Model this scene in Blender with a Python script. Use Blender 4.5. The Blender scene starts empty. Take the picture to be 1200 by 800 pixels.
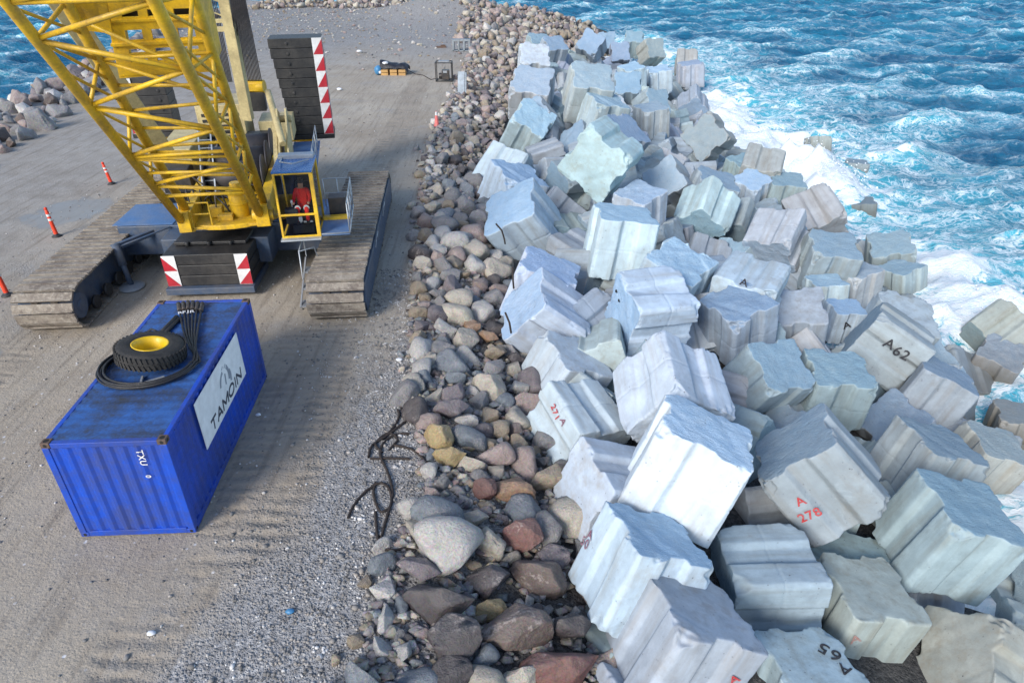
import bpy, bmesh, math, random
import numpy as np
from mathutils import Vector, Matrix, noise, Quaternion
R = math.radians
rnd = random.Random(11)
S = bpy.context.scene
COL = S.collection

# ------------------------------------------------------------------ survey camera (24 mm lens, measured from the container)
CAMH, PITCH, FOC = 11.33, R(31.3), 800.0
FW = Vector((0, math.cos(PITCH), -math.sin(PITCH))); RT = Vector((1, 0, 0)); UP = RT.cross(FW)
CAM = Vector((0, 0, CAMH))
def ray(x, y): return FW + RT*((x-600)/FOC) - UP*((y-400)/FOC)
def gp(x, y, z=0.0):
    d = ray(x, y); return CAM + d*((z-CAMH)/d.z)
def hy(x, y, Y):
    d = ray(x, y); return CAM + d*(Y/d.y)
def dp(x, y, depth): return CAM + ray(x, y)*depth
def ppm(p): return FOC/max(1.0, (Vector(p)-CAM).dot(FW))

# ------------------------------------------------------------------ tagging
def tag(o, label=None, cat=None, group=None, kind=None):
    if label: o['label'] = label
    if cat: o['category'] = cat
    if group: o['group'] = group
    if kind: o['kind'] = kind
    return o
def empty(name, loc, label, cat, group=None):
    o = bpy.data.objects.new(name, None); COL.objects.link(o); o.location = loc
    o.empty_display_size = .3
    return tag(o, label, cat, group)
def origin(o):
    v = Vector((0, 0, 0))
    while o is not None:
        v = v + o.location; o = o.parent
    return v

# ------------------------------------------------------------------ mesh builder (world coordinates)
class MB:
    def __init__(s): s.v = []; s.f = []; s.m = []; s.mi = 0; s.sm = []
    def add(s, vs, fs, smooth=False):
        b = len(s.v); s.v += [tuple(v) for v in vs]
        for f in fs: s.f.append([b+i for i in f]); s.m.append(s.mi); s.sm.append(smooth)
    def box(s, c, sz, M=None, taper=1.0):
        c = Vector(c); vs = []
        for z in (-1, 1):
            k = taper if z > 0 else 1
            for x, y in ((-1, -1), (1, -1), (1, 1), (-1, 1)):
                v = Vector((x*sz[0]/2*k, y*sz[1]/2*k, z*sz[2]/2))
                if M is not None: v = M @ v
                vs.append(c+v)
        s.add(vs, [(3,2,1,0),(4,5,6,7),(0,1,5,4),(1,2,6,5),(2,3,7,6),(3,0,4,7)])
    def hexa(s, p): s.add(p, [(3,2,1,0),(4,5,6,7),(0,1,5,4),(1,2,6,5),(2,3,7,6),(3,0,4,7)])
    def bar(s, a, b, w, h=None, upv=None):
        a, b = Vector(a), Vector(b); h = h or w; d = (b-a)
        L = d.length; d.normalize(); u = Vector(upv) if upv is not None else (Vector((0,0,1)) if abs(d.z) < .95 else Vector((0,1,0)))
        x = d.cross(u).normalized(); y = x.cross(d).normalized()
        vs = [p + x*(i*w/2) + y*(j*h/2) for p in (a, b) for i, j in ((-1,-1),(1,-1),(1,1),(-1,1))]
        s.add(vs, [(3,2,1,0),(4,5,6,7),(0,1,5,4),(1,2,6,5),(2,3,7,6),(3,0,4,7)])
    def tube(s, a, b, r, n=10, r2=None):
        a, b = Vector(a), Vector(b); r2 = r if r2 is None else r2; d = (b-a).normalized()
        u = Vector((0,0,1)) if abs(d.z) < .95 else Vector((1,0,0))
        x = d.cross(u).normalized(); y = d.cross(x).normalized(); k = len(s.v)
        vs = []
        for p, q in ((a, r), (b, r2)):
            vs += [p + (x*math.cos(2*math.pi*i/n) + y*math.sin(2*math.pi*i/n))*q for i in range(n)]
        fs = [(i, (i+1) % n, n+(i+1) % n, n+i) for i in range(n)]
        s.add(vs, fs, True); s.add(vs[:n], [tuple(range(n))]); s.add(vs[n:], [tuple(reversed(range(n)))])
    def path(s, pts, r, n=6, closed=False):
        pts = [Vector(p) for p in pts]; N = len(pts); vs = []; fs = []
        prev = Vector((0, 0, 1))
        for i, p in enumerate(pts):
            a = pts[(i-1) % N] if (closed or i > 0) else p; b = pts[(i+1) % N] if (closed or i < N-1) else p
            d = (b-a).normalized(); x = d.cross(prev)
            if x.length < 1e-3: x = d.cross(Vector((1, 0, 0)))
            x.normalize(); y = d.cross(x).normalized()
            vs += [p + (x*math.cos(2*math.pi*k/n) + y*math.sin(2*math.pi*k/n))*r for k in range(n)]
        for i in range(N if closed else N-1):
            j = (i+1) % N
            fs += [(i*n+k, i*n+(k+1) % n, j*n+(k+1) % n, j*n+k) for k in range(n)]
        s.add(vs, fs, True)
    def lathe(s, c, prof, n=28, M=None, smooth=True):
        c = Vector(c); vs = []; k = len(prof)
        for i in range(n):
            a = 2*math.pi*i/n
            for r, z in prof:
                v = Vector((r*math.cos(a), r*math.sin(a), z)); vs.append(c + (M @ v if M is not None else v))
        fs = []
        for i in range(n):
            j = (i+1) % n
            for q in range(k-1): fs.append((i*k+q, j*k+q, j*k+q+1, i*k+q+1))
        s.add(vs, fs, smooth)
    def prism(s, poly, off):
        poly = [Vector(p) for p in poly]; off = Vector(off); n = len(poly)
        vs = poly + [p+off for p in poly]
        s.add(vs, [tuple(reversed(range(n))), tuple(range(n, 2*n))] + [(i, (i+1) % n, n+(i+1) % n, n+i) for i in range(n)])
    def quad(s, a, b, c, d): s.add([a, b, c, d], [(0, 1, 2, 3)])
    def build(s, name, mats, parent=None, bevel=0.0, fix=True):
        o0 = origin(parent) if parent is not None else Vector((0, 0, 0))
        me = bpy.data.meshes.new(name)
        me.from_pydata([(v[0]-o0.x, v[1]-o0.y, v[2]-o0.z) for v in s.v], [], s.f)
        if not isinstance(mats, (list, tuple)): mats = [mats]
        for m in mats: me.materials.append(m)
        me.polygons.foreach_set('material_index', s.m); me.polygons.foreach_set('use_smooth', s.sm)
        bm = bmesh.new(); bm.from_mesh(me)
        bmesh.ops.remove_doubles(bm, verts=bm.verts, dist=1e-5) if fix and len(s.v) < 60000 else None
        if fix: bmesh.ops.recalc_face_normals(bm, faces=bm.faces)
        bm.to_mesh(me); bm.free()
        me.update()
        o = bpy.data.objects.new(name, me); COL.objects.link(o)
        if parent is not None: o.parent = parent
        if bevel > 0:
            md = o.modifiers.new('edge_wear', 'BEVEL'); md.width = bevel; md.segments = 2; md.limit_method = 'ANGLE'; md.angle_limit = R(40)
        return o

# ------------------------------------------------------------------ node helpers
class NT:
    def __init__(s, name):
        s.m = bpy.data.materials.new(name); s.m.use_nodes = True; s.t = s.m.node_tree; s.t.nodes.clear()
        s.out = s.t.nodes.new('ShaderNodeOutputMaterial')
    def n(s, ty, **k):
        nd = s.t.nodes.new('ShaderNode'+ty)
        for a, b in k.items(): setattr(nd, a, b)
        return nd
    def l(s, a, b): s.t.links.new(a, b)
    def set(s, sock, v):
        if v is None: return
        if isinstance(v, bpy.types.NodeSocket): s.l(v, sock)
        else: sock.default_value = v
    def coord(s, kind='Object'): return s.n('TexCoord').outputs[kind]
    def noise(s, vec, scale, detail=4, rough=.55, dist=0.0, out='Fac'):
        nd = s.n('TexNoise'); s.set(nd.inputs['Vector'], vec); nd.inputs['Scale'].default_value = scale
        nd.inputs['Detail'].default_value = detail; nd.inputs['Roughness'].default_value = rough; nd.inputs['Distortion'].default_value = dist
        return nd.outputs[out]
    def voro(s, vec, scale, feature='F1', out='Distance', rand=1.0):
        nd = s.n('TexVoronoi', feature=feature); s.set(nd.inputs['Vector'], vec); nd.inputs['Scale'].default_value = scale
        nd.inputs['Randomness'].default_value = rand
        return nd.outputs[out]
    def ramp(s, fac, stops):
        nd = s.n('ValToRGB'); s.set(nd.inputs[0], fac); e = nd.color_ramp.elements
        while len(e) > len(stops): e.remove(e[-1])
        while len(e) < len(stops): e.new(.5)
        for q, (p, c) in zip(e, stops):
            q.position = p; q.color = (c, c, c, 1) if isinstance(c, (int, float)) else (*c, 1)
        return nd.outputs[0]
    def mr(s, v, a, b, c=0.0, d=1.0, smooth=False):
        nd = s.n('MapRange'); nd.clamp = True
        if smooth: nd.interpolation_type = 'SMOOTHSTEP'
        s.set(nd.inputs[0], v)
        for i, q in zip((1, 2, 3, 4), (a, b, c, d)): nd.inputs[i].default_value = q
        return nd.outputs[0]
    def math(s, op, a, b=None, c=None):
        nd = s.n('Math', operation=op); s.set(nd.inputs[0], a)
        if b is not None: s.set(nd.inputs[1], b)
        if c is not None: s.set(nd.inputs[2], c)
        return nd.outputs[0]
    def mix(s, f, a, b, mode='MIX'):
        nd = s.n('Mix', data_type='RGBA', blend_type=mode); s.set(nd.inputs[0], f)
        for i, q in ((6, a), (7, b)):
            if isinstance(q, tuple): q = (*q, 1) if len(q) == 3 else q
            s.set(nd.inputs[i], q)
        return nd.outputs[2]
    def sep(s, v):
        nd = s.n('SeparateXYZ'); s.l(v, nd.inputs[0]); return nd.outputs
    def bump(s, h, dist, strength=1.0, normal=None):
        nd = s.n('Bump'); s.set(nd.inputs['Height'], h); nd.inputs['Distance'].default_value = dist; s.set(nd.inputs['Strength'], strength)
        if normal is not None: s.l(normal, nd.inputs['Normal'])
        return nd.outputs[0]
    def vmath(s, op, a, b=None, scale=None):
        nd = s.n('VectorMath', operation=op); s.set(nd.inputs[0], a)
        if b is not None: s.set(nd.inputs[1], b)
        if scale is not None: s.set(nd.inputs['Scale'], scale)
        return nd.outputs[0]
    def pbr(s, base, rough=.6, metal=0.0, normal=None, spec=.5, **k):
        p = s.n('BsdfPrincipled')
        if isinstance(base, tuple): base = (*base, 1) if len(base) == 3 else base
        s.set(p.inputs['Base Color'], base); s.set(p.inputs['Roughness'], rough); s.set(p.inputs['Metallic'], metal)
        p.inputs['Specular IOR Level'].default_value = spec
        if normal is not None: s.l(normal, p.inputs['Normal'])
        for a, b in k.items(): s.set(p.inputs[a.replace('_', ' ')], b)
        s.l(p.outputs[0], s.out.inputs[0]); s.p = p
        return s.m
M = {}
def paint(name, c, rough=.45, dirt=(.12, .10, .08), amt=.35, metal=0.0, scale=1.5, bump=.004, spec=.5):
    t = NT(name); co = t.coord()
    n1 = t.noise(co, scale, 6, .65); n2 = t.noise(co, scale*9, 5, .6)
    f = t.math('MULTIPLY', t.ramp(t.math('ADD', t.math('MULTIPLY', n1, .7), t.math('MULTIPLY', n2, .3)), [(.42, 0.0), (.68, 1.0)]), amt)
    b = t.mix(f, c, dirt)
    v = t.mix(t.mr(t.noise(co, scale*3, 3), .3, .7), b, tuple(x*.82 for x in c))
    v = t.mix(f, v, dirt)
    r = t.mr(n2, .3, .7, max(.05, rough-.12), min(1, rough+.15))
    M[name] = t.pbr(v, r, metal, t.bump(n2, bump), spec); return M[name]
paint('yellow_paint', (.84, .52, .02), .42, (.26, .16, .05), .62)
paint('cream_paint', (.62, .52, .27), .55, (.22, .17, .09), .55)
paint('black_paint', (.018, .019, .022), .5, (.07, .065, .06), .5)
paint('blue_frame', (.050, .085, .15), .5, (.15, .14, .13), .45)
paint('light_blue', (.055, .16, .38), .4, (.22, .22, .22), .35)
paint('cab_roof', (.035, .17, .46), .25, (.10, .13, .18), .25)
paint('grey_metal', (.34, .37, .41), .5, (.16, .14, .12), .4, .2)
paint('galvanised', (.50, .55, .60), .42, (.30, .28, .26), .4, .4)
paint('dark_metal', (.05, .05, .055), .45, (.14, .10, .07), .5, .3)
paint('rust_metal', (.16, .10, .07), .8, (.06, .05, .05), .6)
paint('white_paint', (.78, .79, .80), .5, (.45, .42, .38), .25)
paint('red_paint', (.48, .012, .03), .5, (.3, .1, .1), .25)
paint('container_blue', (.010, .078, .53), .42, (.05, .06, .13), .65, scale=1.1)
paint('container_top', (.030, .115, .37), .6, (.032, .036, .044), 1.0, scale=1.6)
paint('sign_white', (.93, .95, .96), .5, (.75, .78, .8), .2)
paint('sign_ink', (.045, .055, .085), .6, (.1, .1, .12), .3)
paint('sign_grey', (.30, .34, .40), .6, (.4, .4, .4), .3)
paint('rubber', (.018, .018, .019), .75, (.06, .055, .05), .5, scale=6, bump=.01)
paint('hose_rubber', (.014, .014, .018), .5, (.04, .04, .04), .4, scale=5)
paint('rim_yellow', (.85, .55, .01), .4, (.35, .2, .03), .3)
paint('orange_plastic', (.85, .06, .02), .45, (.4, .12, .08), .2)
paint('pink_plastic', (.75, .16, .14), .5, (.5, .3, .25), .3)
paint('coverall', (.90, .025, .015), .85, (.3, .02, .02), .3, scale=8, bump=.02)
paint('skin', (.42, .22, .14), .55, (.35, .18, .12), .2)
paint('hair', (.02, .015, .012), .7, (.03, .02, .02), .2)
paint('boots', (.03, .025, .02), .6, (.08, .07, .06), .4)
paint('reflective', (.70, .72, .70), .35, (.5, .5, .5), .2)
paint('seat_fabric', (.025, .025, .028), .85, (.05, .05, .05), .3)
paint('tarp', (.012, .014, .022), .38, (.05, .05, .06), .35, scale=3, bump=.03)
paint('blue_sheet', (.03, .20, .42), .45, (.2, .3, .4), .3)
paint('crate_wood', (.55, .33, .12), .7, (.3, .18, .08), .4)
paint('rope_dark', (.022, .018, .018), .85, (.07, .05, .04), .5, scale=10)
paint('wire_rope', (.06, .06, .07), .5, (.12, .1, .09), .4, .3)
paint('paper', (.75, .78, .82), .8, (.5, .5, .5), .3)
paint('red_ink', (.50, .025, .03), .8, (.45, .25, .25), .45, scale=7, bump=0.0005)
paint('faded_red_ink', (.42, .20, .17), .85, (.45, .42, .40), .7, scale=7, bump=0.0005)
paint('purple_ink', (.20, .05, .10), .85, (.45, .45, .48), .5, scale=7, bump=0.0005)
paint('black_ink', (.012, .013, .018), .8, (.2, .2, .22), .25, scale=7, bump=0.0005)
paint('hole_dark', (.012, .012, .013), .95, (.02, .02, .02), .3)
def glass(name, tint):
    t = NT(name); tr = t.n('BsdfTransparent'); tr.inputs[0].default_value = (*tint, 1)
    gl = t.n('BsdfGlossy'); gl.inputs['Roughness'].default_value = .03
    fr = t.n('Fresnel'); fr.inputs[0].default_value = 1.5
    mx = t.n('MixShader'); t.l(fr.outputs[0], mx.inputs[0]); t.l(tr.outputs[0], mx.inputs[1]); t.l(gl.outputs[0], mx.inputs[2])
    t.l(mx.outputs[0], t.out.inputs[0]); M[name] = t.m
glass('window_glass', (.82, .86, .88))

def mk_concrete():
    t = NT('concrete'); co0 = t.coord(); oi = t.n('ObjectInfo')
    off = t.n('CombineXYZ'); t.l(t.math('MULTIPLY', oi.outputs['Random'], 53.0), off.inputs[0]); t.l(t.math('MULTIPLY', oi.outputs['Random'], 91.0), off.inputs[1])
    co = t.vmath('ADD', co0, off.outputs[0])
    big = t.noise(co, .9, 5, .6, .4); mid = t.noise(co, 4.5, 6, .65); fin = t.noise(co, 26, 4, .6); pit = t.voro(co, 15)
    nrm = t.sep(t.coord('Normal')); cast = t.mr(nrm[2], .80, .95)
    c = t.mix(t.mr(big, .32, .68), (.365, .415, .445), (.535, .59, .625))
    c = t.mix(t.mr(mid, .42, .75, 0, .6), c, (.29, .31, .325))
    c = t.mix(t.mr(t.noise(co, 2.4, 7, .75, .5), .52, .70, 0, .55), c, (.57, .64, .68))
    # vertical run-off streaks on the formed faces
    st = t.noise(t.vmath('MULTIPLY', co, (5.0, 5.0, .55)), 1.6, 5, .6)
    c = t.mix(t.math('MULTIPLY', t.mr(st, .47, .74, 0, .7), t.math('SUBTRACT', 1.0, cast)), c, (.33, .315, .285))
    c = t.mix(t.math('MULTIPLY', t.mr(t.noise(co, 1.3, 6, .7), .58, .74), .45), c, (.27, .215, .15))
    c = t.mix(t.math('MULTIPLY', cast, t.mr(t.noise(co, 7, 6, .75), .3, .7, .35, .85)), c, (.27, .40, .52))  # rough-cast tops tinted blue: sky light painted into the colour
    c = t.mix(1.0, c, oi.outputs['Color'], 'MULTIPLY')
    # wet weed-darkened foot near the water
    geo = t.n('NewGeometry'); z = t.sep(geo.outputs['Position'])[2]
    wet = t.mr(t.math('ADD', z, t.math('MULTIPLY', mid, 1.3)), -3.9, -2.4, 1.0, 0.0)
    c = t.mix(t.math('MULTIPLY', wet, .75), c, (.105, .095, .075))
    pits = t.mr(pit, .03, .17, 1, 0)
    pitm = t.math('MULTIPLY', pits, t.mr(mid, .5, .6))
    c = t.mix(t.math('MULTIPLY', pitm, .8), c, (.09, .09, .09))
    hsum = t.math('ADD', t.math('MULTIPLY', mid, .5), t.math('ADD', t.math('MULTIPLY', fin, .25), t.math('MULTIPLY', pitm, -.5)))
    ripple = t.noise(t.vmath('MULTIPLY', co, (1.0, 2.2, 1.0)), 9, 6, .75)
    n1 = t.bump(hsum, .018)
    n2 = t.bump(ripple, .05, cast, n1)
    r = t.mix(wet, (.85,)*3, (.35,)*3)
    M['concrete'] = t.pbr(c, r, 0, n2, .4)
mk_concrete()
def mk_rock(name, attr):
    t = NT(name); co0 = t.coord(); oi = t.n('ObjectInfo')
    off = t.n('CombineXYZ'); t.l(t.math('MULTIPLY', oi.outputs['Random'], 77.0), off.inputs[0]); t.l(t.math('MULTIPLY', oi.outputs['Random'], 31.0), off.inputs[2])
    co = t.vmath('ADD', co0, off.outputs[0])
    tint = t.n('Attribute', attribute_name='rock_tint').outputs['Color'] if attr else oi.outputs['Color']
    a = t.noise(co, 2.2, 6, .65, .6); b = t.noise(co, 9, 6, .7); sp = t.voro(co, 24, 'F1', 'Color')
    c = t.mix(t.mr(a, .3, .7), t.mix(1.0, tint, (.62, .60, .62), 'MULTIPLY'), tint)
    c = t.mix(t.mr(b, .5, .72, 0, .6), c, t.mix(1.0, tint, (1.5, 1.42, 1.36), 'MULTIPLY'))
    c = t.mix(.22, c, t.mix(1.0, tint, sp, 'MULTIPLY'))
    patch = t.mr(t.noise(co, 1.1, 4, .6, .8), .56, .66)
    c = t.mix(t.math('MULTIPLY', t.math('MULTIPLY', patch, t.mr(b, .46, .58)), .5), c, (.50, .44, .41))
    up = t.sep(t.n('NewGeometry').outputs['Normal'])[2]
    c = t.mix(t.math('MULTIPLY', t.mr(up, .0, .9, 0, .20), t.mr(a, .3, .62, .4, 1)), c, (.35, .33, .305))
    h = t.math('ADD', t.math('MULTIPLY', a, .6), t.math('MULTIPLY', b, .4))
    M[name] = t.pbr(c, t.mr(b, .3, .7, .55, .85), 0, t.bump(h, .12), .4)
mk_rock('rock', False); mk_rock('rubble_mass', True)
def mk_ground():
    t = NT('ground'); geo = t.n('NewGeometry'); P = geo.outputs['Position']; xyz = t.sep(P); x, y, z = xyz[0], xyz[1], xyz[2]
    big = t.noise(P, .16, 5, .6, .5); mid = t.noise(P, .9, 6, .65, .4); fin = t.noise(P, 7, 6, .7)
    mud = t.mix(t.mr(big, .35, .65), (.30, .252, .195), (.43, .378, .305))
    mud = t.mix(t.mr(mid, .4, .72, 0, .7), mud, (.36, .325, .28))
    mud = t.mix(t.mr(fin, .5, .75, 0, .45), mud, (.15, .128, .105))
    # grey crushed-stone areas
    pb = t.voro(P, 13, 'F1', 'Color'); pd = t.voro(P, 13, 'F1', 'Distance'); pd2 = t.voro(P, 30, 'F1', 'Distance'); pb2 = t.voro(P, 30, 'F1', 'Color')
    g1 = t.sep(pb)[0]; g2 = t.sep(pb2)[1]
    grav = t.ramp(g1, [(0, (.18, .178, .18)), (.45, (.30, .295, .295)), (.75, (.40, .395, .39)), (.95, (.46, .455, .45)), (1, (.58, .57, .56))])
    gravf = t.ramp(g2, [(0, (.16, .155, .15)), (.6, (.29, .28, .275)), (1, (.50, .49, .48))])
    grav = t.mix(.5, grav, gravf)
    # where: along the right margin and around the far end, broken up by noise
    edge = t.mr(t.math('ADD', t.math('SUBTRACT', x, t.math('MULTIPLY', y, .22)), t.math('MULTIPLY', t.math('SUBTRACT', mid, .5), 3.6)), -8.6, -7.0)
    near = t.mr(y, 26, 19)
    nearg = t.math('MULTIPLY', edge, near)
    farg = t.mr(t.math('ADD', y, t.math('MULTIPLY', big, 30)), 82, 100)
    patch = t.mr(t.noise(P, .33, 5, .65, .8), .56, .68, 0, .5)
    gm = t.math('MAXIMUM', t.math('MAXIMUM', nearg, farg), patch)
    c = t.mix(gm, mud, grav)
    c = t.mix(t.math('MULTIPLY', t.mr(t.math('ADD', t.sep(t.voro(P, 7.5, 'F1', 'Color'))[0], 0.0), .93, .95), t.math('MULTIPLY', t.mr(t.voro(P, 7.5), .30, .22), t.mr(t.noise(P, .5, 4, .7), .42, .58))), c, (.62, .62, .63))
    # left of the crane the track is greyer and rain washed
    lf = t.mr(t.math('ADD', x, t.math('MULTIPLY', mid, 5)), -13, -20)
    c = t.mix(t.math('MULTIPLY', lf, .6), c, t.mix(t.mr(mid, .35, .7), (.21, .205, .20), (.34, .335, .33)))
    # crawler imprints: two worn lanes with cross ribs pressed in by the shoes
    def lane(cx, slope, w, y0, y1):
        u = t.math('SUBTRACT', x, t.math('ADD', cx, t.math('MULTIPLY', y, slope)))
        m = t.mr(t.math('ABSOLUTE', t.math('ADD', u, t.math('MULTIPLY', t.math('SUBTRACT', mid, .5), .5))), w*.8, w, 1, 0)
        return t.math('MULTIPLY', m, t.math('MULTIPLY', t.mr(y, y0, y0+2), t.mr(y, y1, y1-3)))
    ln = t.math('MAXIMUM', t.math('MAXIMUM', lane(-5.0, -.065, 1.35, 8.5, 20.5), lane(-6.9, .0, .8, 4, 9.5)), lane(-6.1, -.03, 1.0, 33, 64))
    ln = t.math('MAXIMUM', ln, lane(-14.2, -.08, .95, 4, 19))
    wv = t.n('TexWave', wave_type='BANDS', bands_direction='Y', wave_profile='SIN'); t.l(P, wv.inputs['Vector'])
    wv.inputs['Scale'].default_value = .85; wv.inputs['Distortion'].default_value = 3.2; wv.inputs['Detail'].default_value = 4; wv.inputs['Detail Scale'].default_value = 1.2
    rib = t.math('MULTIPLY', t.math('MULTIPLY', ln, t.mr(t.noise(P, .8, 5, .65), .40, .60)), wv.outputs['Fac'])
    c = t.mix(t.math('MULTIPLY', ln, .45), c, (.29, .245, .195))
    c = t.mix(t.math('MULTIPLY', rib, .17), c, (.12, .10, .08))
    # wheel scrapes running along the causeway
    sc = t.noise(t.vmath('MULTIPLY', P, (3.2, .22, 1)), 1.3, 5, .62)
    c = t.mix(t.math('MULTIPLY', t.mr(sc, .50, .68, 0, .55), t.math('SUBTRACT', 1.0, t.math('MULTIPLY', gm, .6))), c, (.17, .142, .113))
    # stone side slopes below the road, painted dark for the shade in gaps
    sl = t.mr(z, -.10, -.55)
    c = t.mix(sl, c, t.mix(g1, (.035, .035, .037), (.11, .105, .10)))
    h = t.math('ADD', t.math('MULTIPLY', mid, .35), t.math('MULTIPLY', fin, .25))
    n0 = t.bump(h, .10)
    n0 = t.bump(rib, -.06, 1.0, n0)
    n0 = t.bump(t.math('ADD', t.mr(pd, 0, .5, 1, 0), t.math('MULTIPLY', t.mr(pd2, 0, .5, 1, 0), .5)), .045, t.mr(gm, 0, 1, .25, 1), n0)
    wet = t.mr(t.noise(P, .22, 4, .6, .5), .56, .70)
    # standing water in two hollows left of the crane
    def pool(cx, cy, rx, ry):
        u = t.math('DIVIDE', t.math('SUBTRACT', x, cx), rx); v = t.math('DIVIDE', t.math('SUBTRACT', y, cy), ry)
        q = t.math('ADD', t.math('MULTIPLY', u, u), t.math('MULTIPLY', v, v))
        return t.mr(t.math('ADD', q, t.math('MULTIPLY', t.math('SUBTRACT', mid, .5), 3.0)), .8, 1.15, 1, 0)
    pw = t.math('MAXIMUM', pool(-20.6, 30.2, 1.7, 2.0), pool(-16.7, 17.3, .9, 1.2))
    c = t.mix(t.math('MULTIPLY', pw, .45), c, (.16, .16, .16))
    bm_ = t.n('Mix', data_type='VECTOR'); t.l(pw, bm_.inputs[0]); t.l(n0, bm_.inputs[4]); t.l(geo.outputs['Normal'], bm_.inputs[5])
    M['ground'] = t.pbr(c, t.math('SUBTRACT', t.mr(wet, 0, 1, .92, .62), t.math('MULTIPLY', pw, .55)), 0, bm_.outputs[1], .5)
mk_ground()
def mk_gravel():
    t = NT('gravel_stone'); P = t.n('NewGeometry').outputs['Position']
    v = t.sep(t.voro(P, 5, 'F1', 'Color'))[0]
    c = t.ramp(v, [(0, (.13, .125, .12)), (.4, (.22, .215, .21)), (.7, (.30, .27, .24)), (.9, (.5, .49, .48)), (1, (.62, .61, .6))])
    M['gravel_stone'] = t.pbr(c, .85, 0, None, .3)
mk_gravel()
def mk_track():
    t = NT('track_shoe'); co = t.n('NewGeometry').outputs['Position']
    a = t.noise(co, 1.3, 6, .65); b = t.noise(co, 9, 5, .7)
    c = t.mix(t.mr(a, .35, .65), (.16, .135, .115), (.33, .29, .24))
    c = t.mix(t.mr(b, .48, .7, 0, .8), c, (.44, .40, .34))
    c = t.mix(t.mr(t.noise(co, 2.2, 5, .7), .55, .68, 0, .7), c, (.10, .075, .065))
    M['track_shoe'] = t.pbr(c, .8, .1, t.bump(b, .03), .3)
mk_track()
def mk_water():
    t = NT('sea_water'); geo = t.n('NewGeometry'); P = geo.outputs['Position']
    at = t.n('Attribute', attribute_name='foam'); foam = at.outputs['Fac']
    P2 = t.vmath('ADD', P, t.vmath('SCALE', t.noise(P, .45, 4, .6, 0, 'Color'), scale=2.6))
    Ps = t.vmath('MULTIPLY', P2, (.55, 1.30, 1.0))
    n2 = t.noise(t.vmath('MULTIPLY', P, (.5, 1.2, 1)), .16, 5, .6, .5)
    blot = t.noise(Ps, 1.15, 7, .66, .5); fine = t.noise(Ps, 4.2, 5, .65)
    base = t.math('ADD', foam, t.math('MULTIPLY', t.math('SUBTRACT', n2, .5), .9))
    e1 = t.voro(Ps, .9, 'DISTANCE_TO_EDGE'); e2 = t.voro(Ps, 2.3, 'DISTANCE_TO_EDGE')
    web = t.math('MAXIMUM', t.mr(e1, .02, .09, 1, 0), t.math('MULTIPLY', t.mr(e2, .02, .10, 1, 0), .75))
    lace = t.math('MULTIPLY', t.math('MULTIPLY', web, t.mr(blot, .40, .56)), t.mr(base, .16, .50))
    st1 = t.mr(t.math('ABSOLUTE', t.math('SUBTRACT', t.noise(t.vmath('MULTIPLY', P2, (.26, .80, 1)), .8, 5, .6, 1.0), .5)), .0, .03, 1, 0)
    streak = t.math('MULTIPLY', st1, t.mr(t.math('ADD', t.math('ADD', n2, t.math('MULTIPLY', foam, .45)), t.math('MULTIPLY', t.math('SUBTRACT', blot, .5), .8)), .56, .80))
    solid = t.mr(t.math('ADD', base, t.math('MULTIPLY', t.math('SUBTRACT', blot, .5), 3.6)), .86, 1.2)
    f = t.math('MINIMUM', 1.0, t.math('MAXIMUM', t.math('MAXIMUM', t.math('MULTIPLY', lace, .85), t.math('MULTIPLY', streak, .8)), solid))
    deep = t.mix(t.mr(n2, .35, .65), (.008, .090, .185), (.026, .235, .375))
    aer = t.mix(t.mr(base, .22, .80), deep, (.07, .43, .56))
    tw = t.n('BsdfPrincipled'); t.l(aer, tw.inputs['Base Color']); tw.inputs['Roughness'].default_value = .10; tw.inputs['IOR'].default_value = 1.33
    w1 = t.noise(t.vmath('MULTIPLY', P, (.8, 1.6, 1)), 1.1, 6, .62, .4); w2 = t.noise(t.vmath('MULTIPLY', P, (.9, 1.5, 1)), 4.0, 5, .6, .3)
    nb = t.bump(w1, .60, .8); nb = t.bump(w2, .12, .8, nb); t.l(nb, tw.inputs['Normal'])
    fo = t.n('BsdfPrincipled'); t.set(fo.inputs['Base Color'], t.mix(t.mr(fine, .35, .6), (.66, .80, .85), (.86, .89, .91))); fo.inputs['Roughness'].default_value = .9
    t.l(t.bump(fine, .12, .8), fo.inputs['Normal'])
    mx = t.n('MixShader'); t.l(f, mx.inputs[0]); t.l(tw.outputs[0], mx.inputs[1]); t.l(fo.outputs[0], mx.inputs[2]); t.l(mx.outputs[0], t.out.inputs[0])
    M['sea_water'] = t.m
mk_water()
t = NT('spray_white'); M['spray_white'] = t.pbr((.86, .90, .93), .8, 0, None, .3)
t = NT('puddle_water'); co = t.n('NewGeometry').outputs['Position']
M['puddle_water'] = t.pbr(t.mix(t.mr(t.noise(co, 1.2, 5), .4, .6), (.10, .11, .12), (.16, .165, .16)), t.mr(t.noise(co, 2.5, 5), .4, .65, .04, .35), 0, None, .6)
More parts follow.
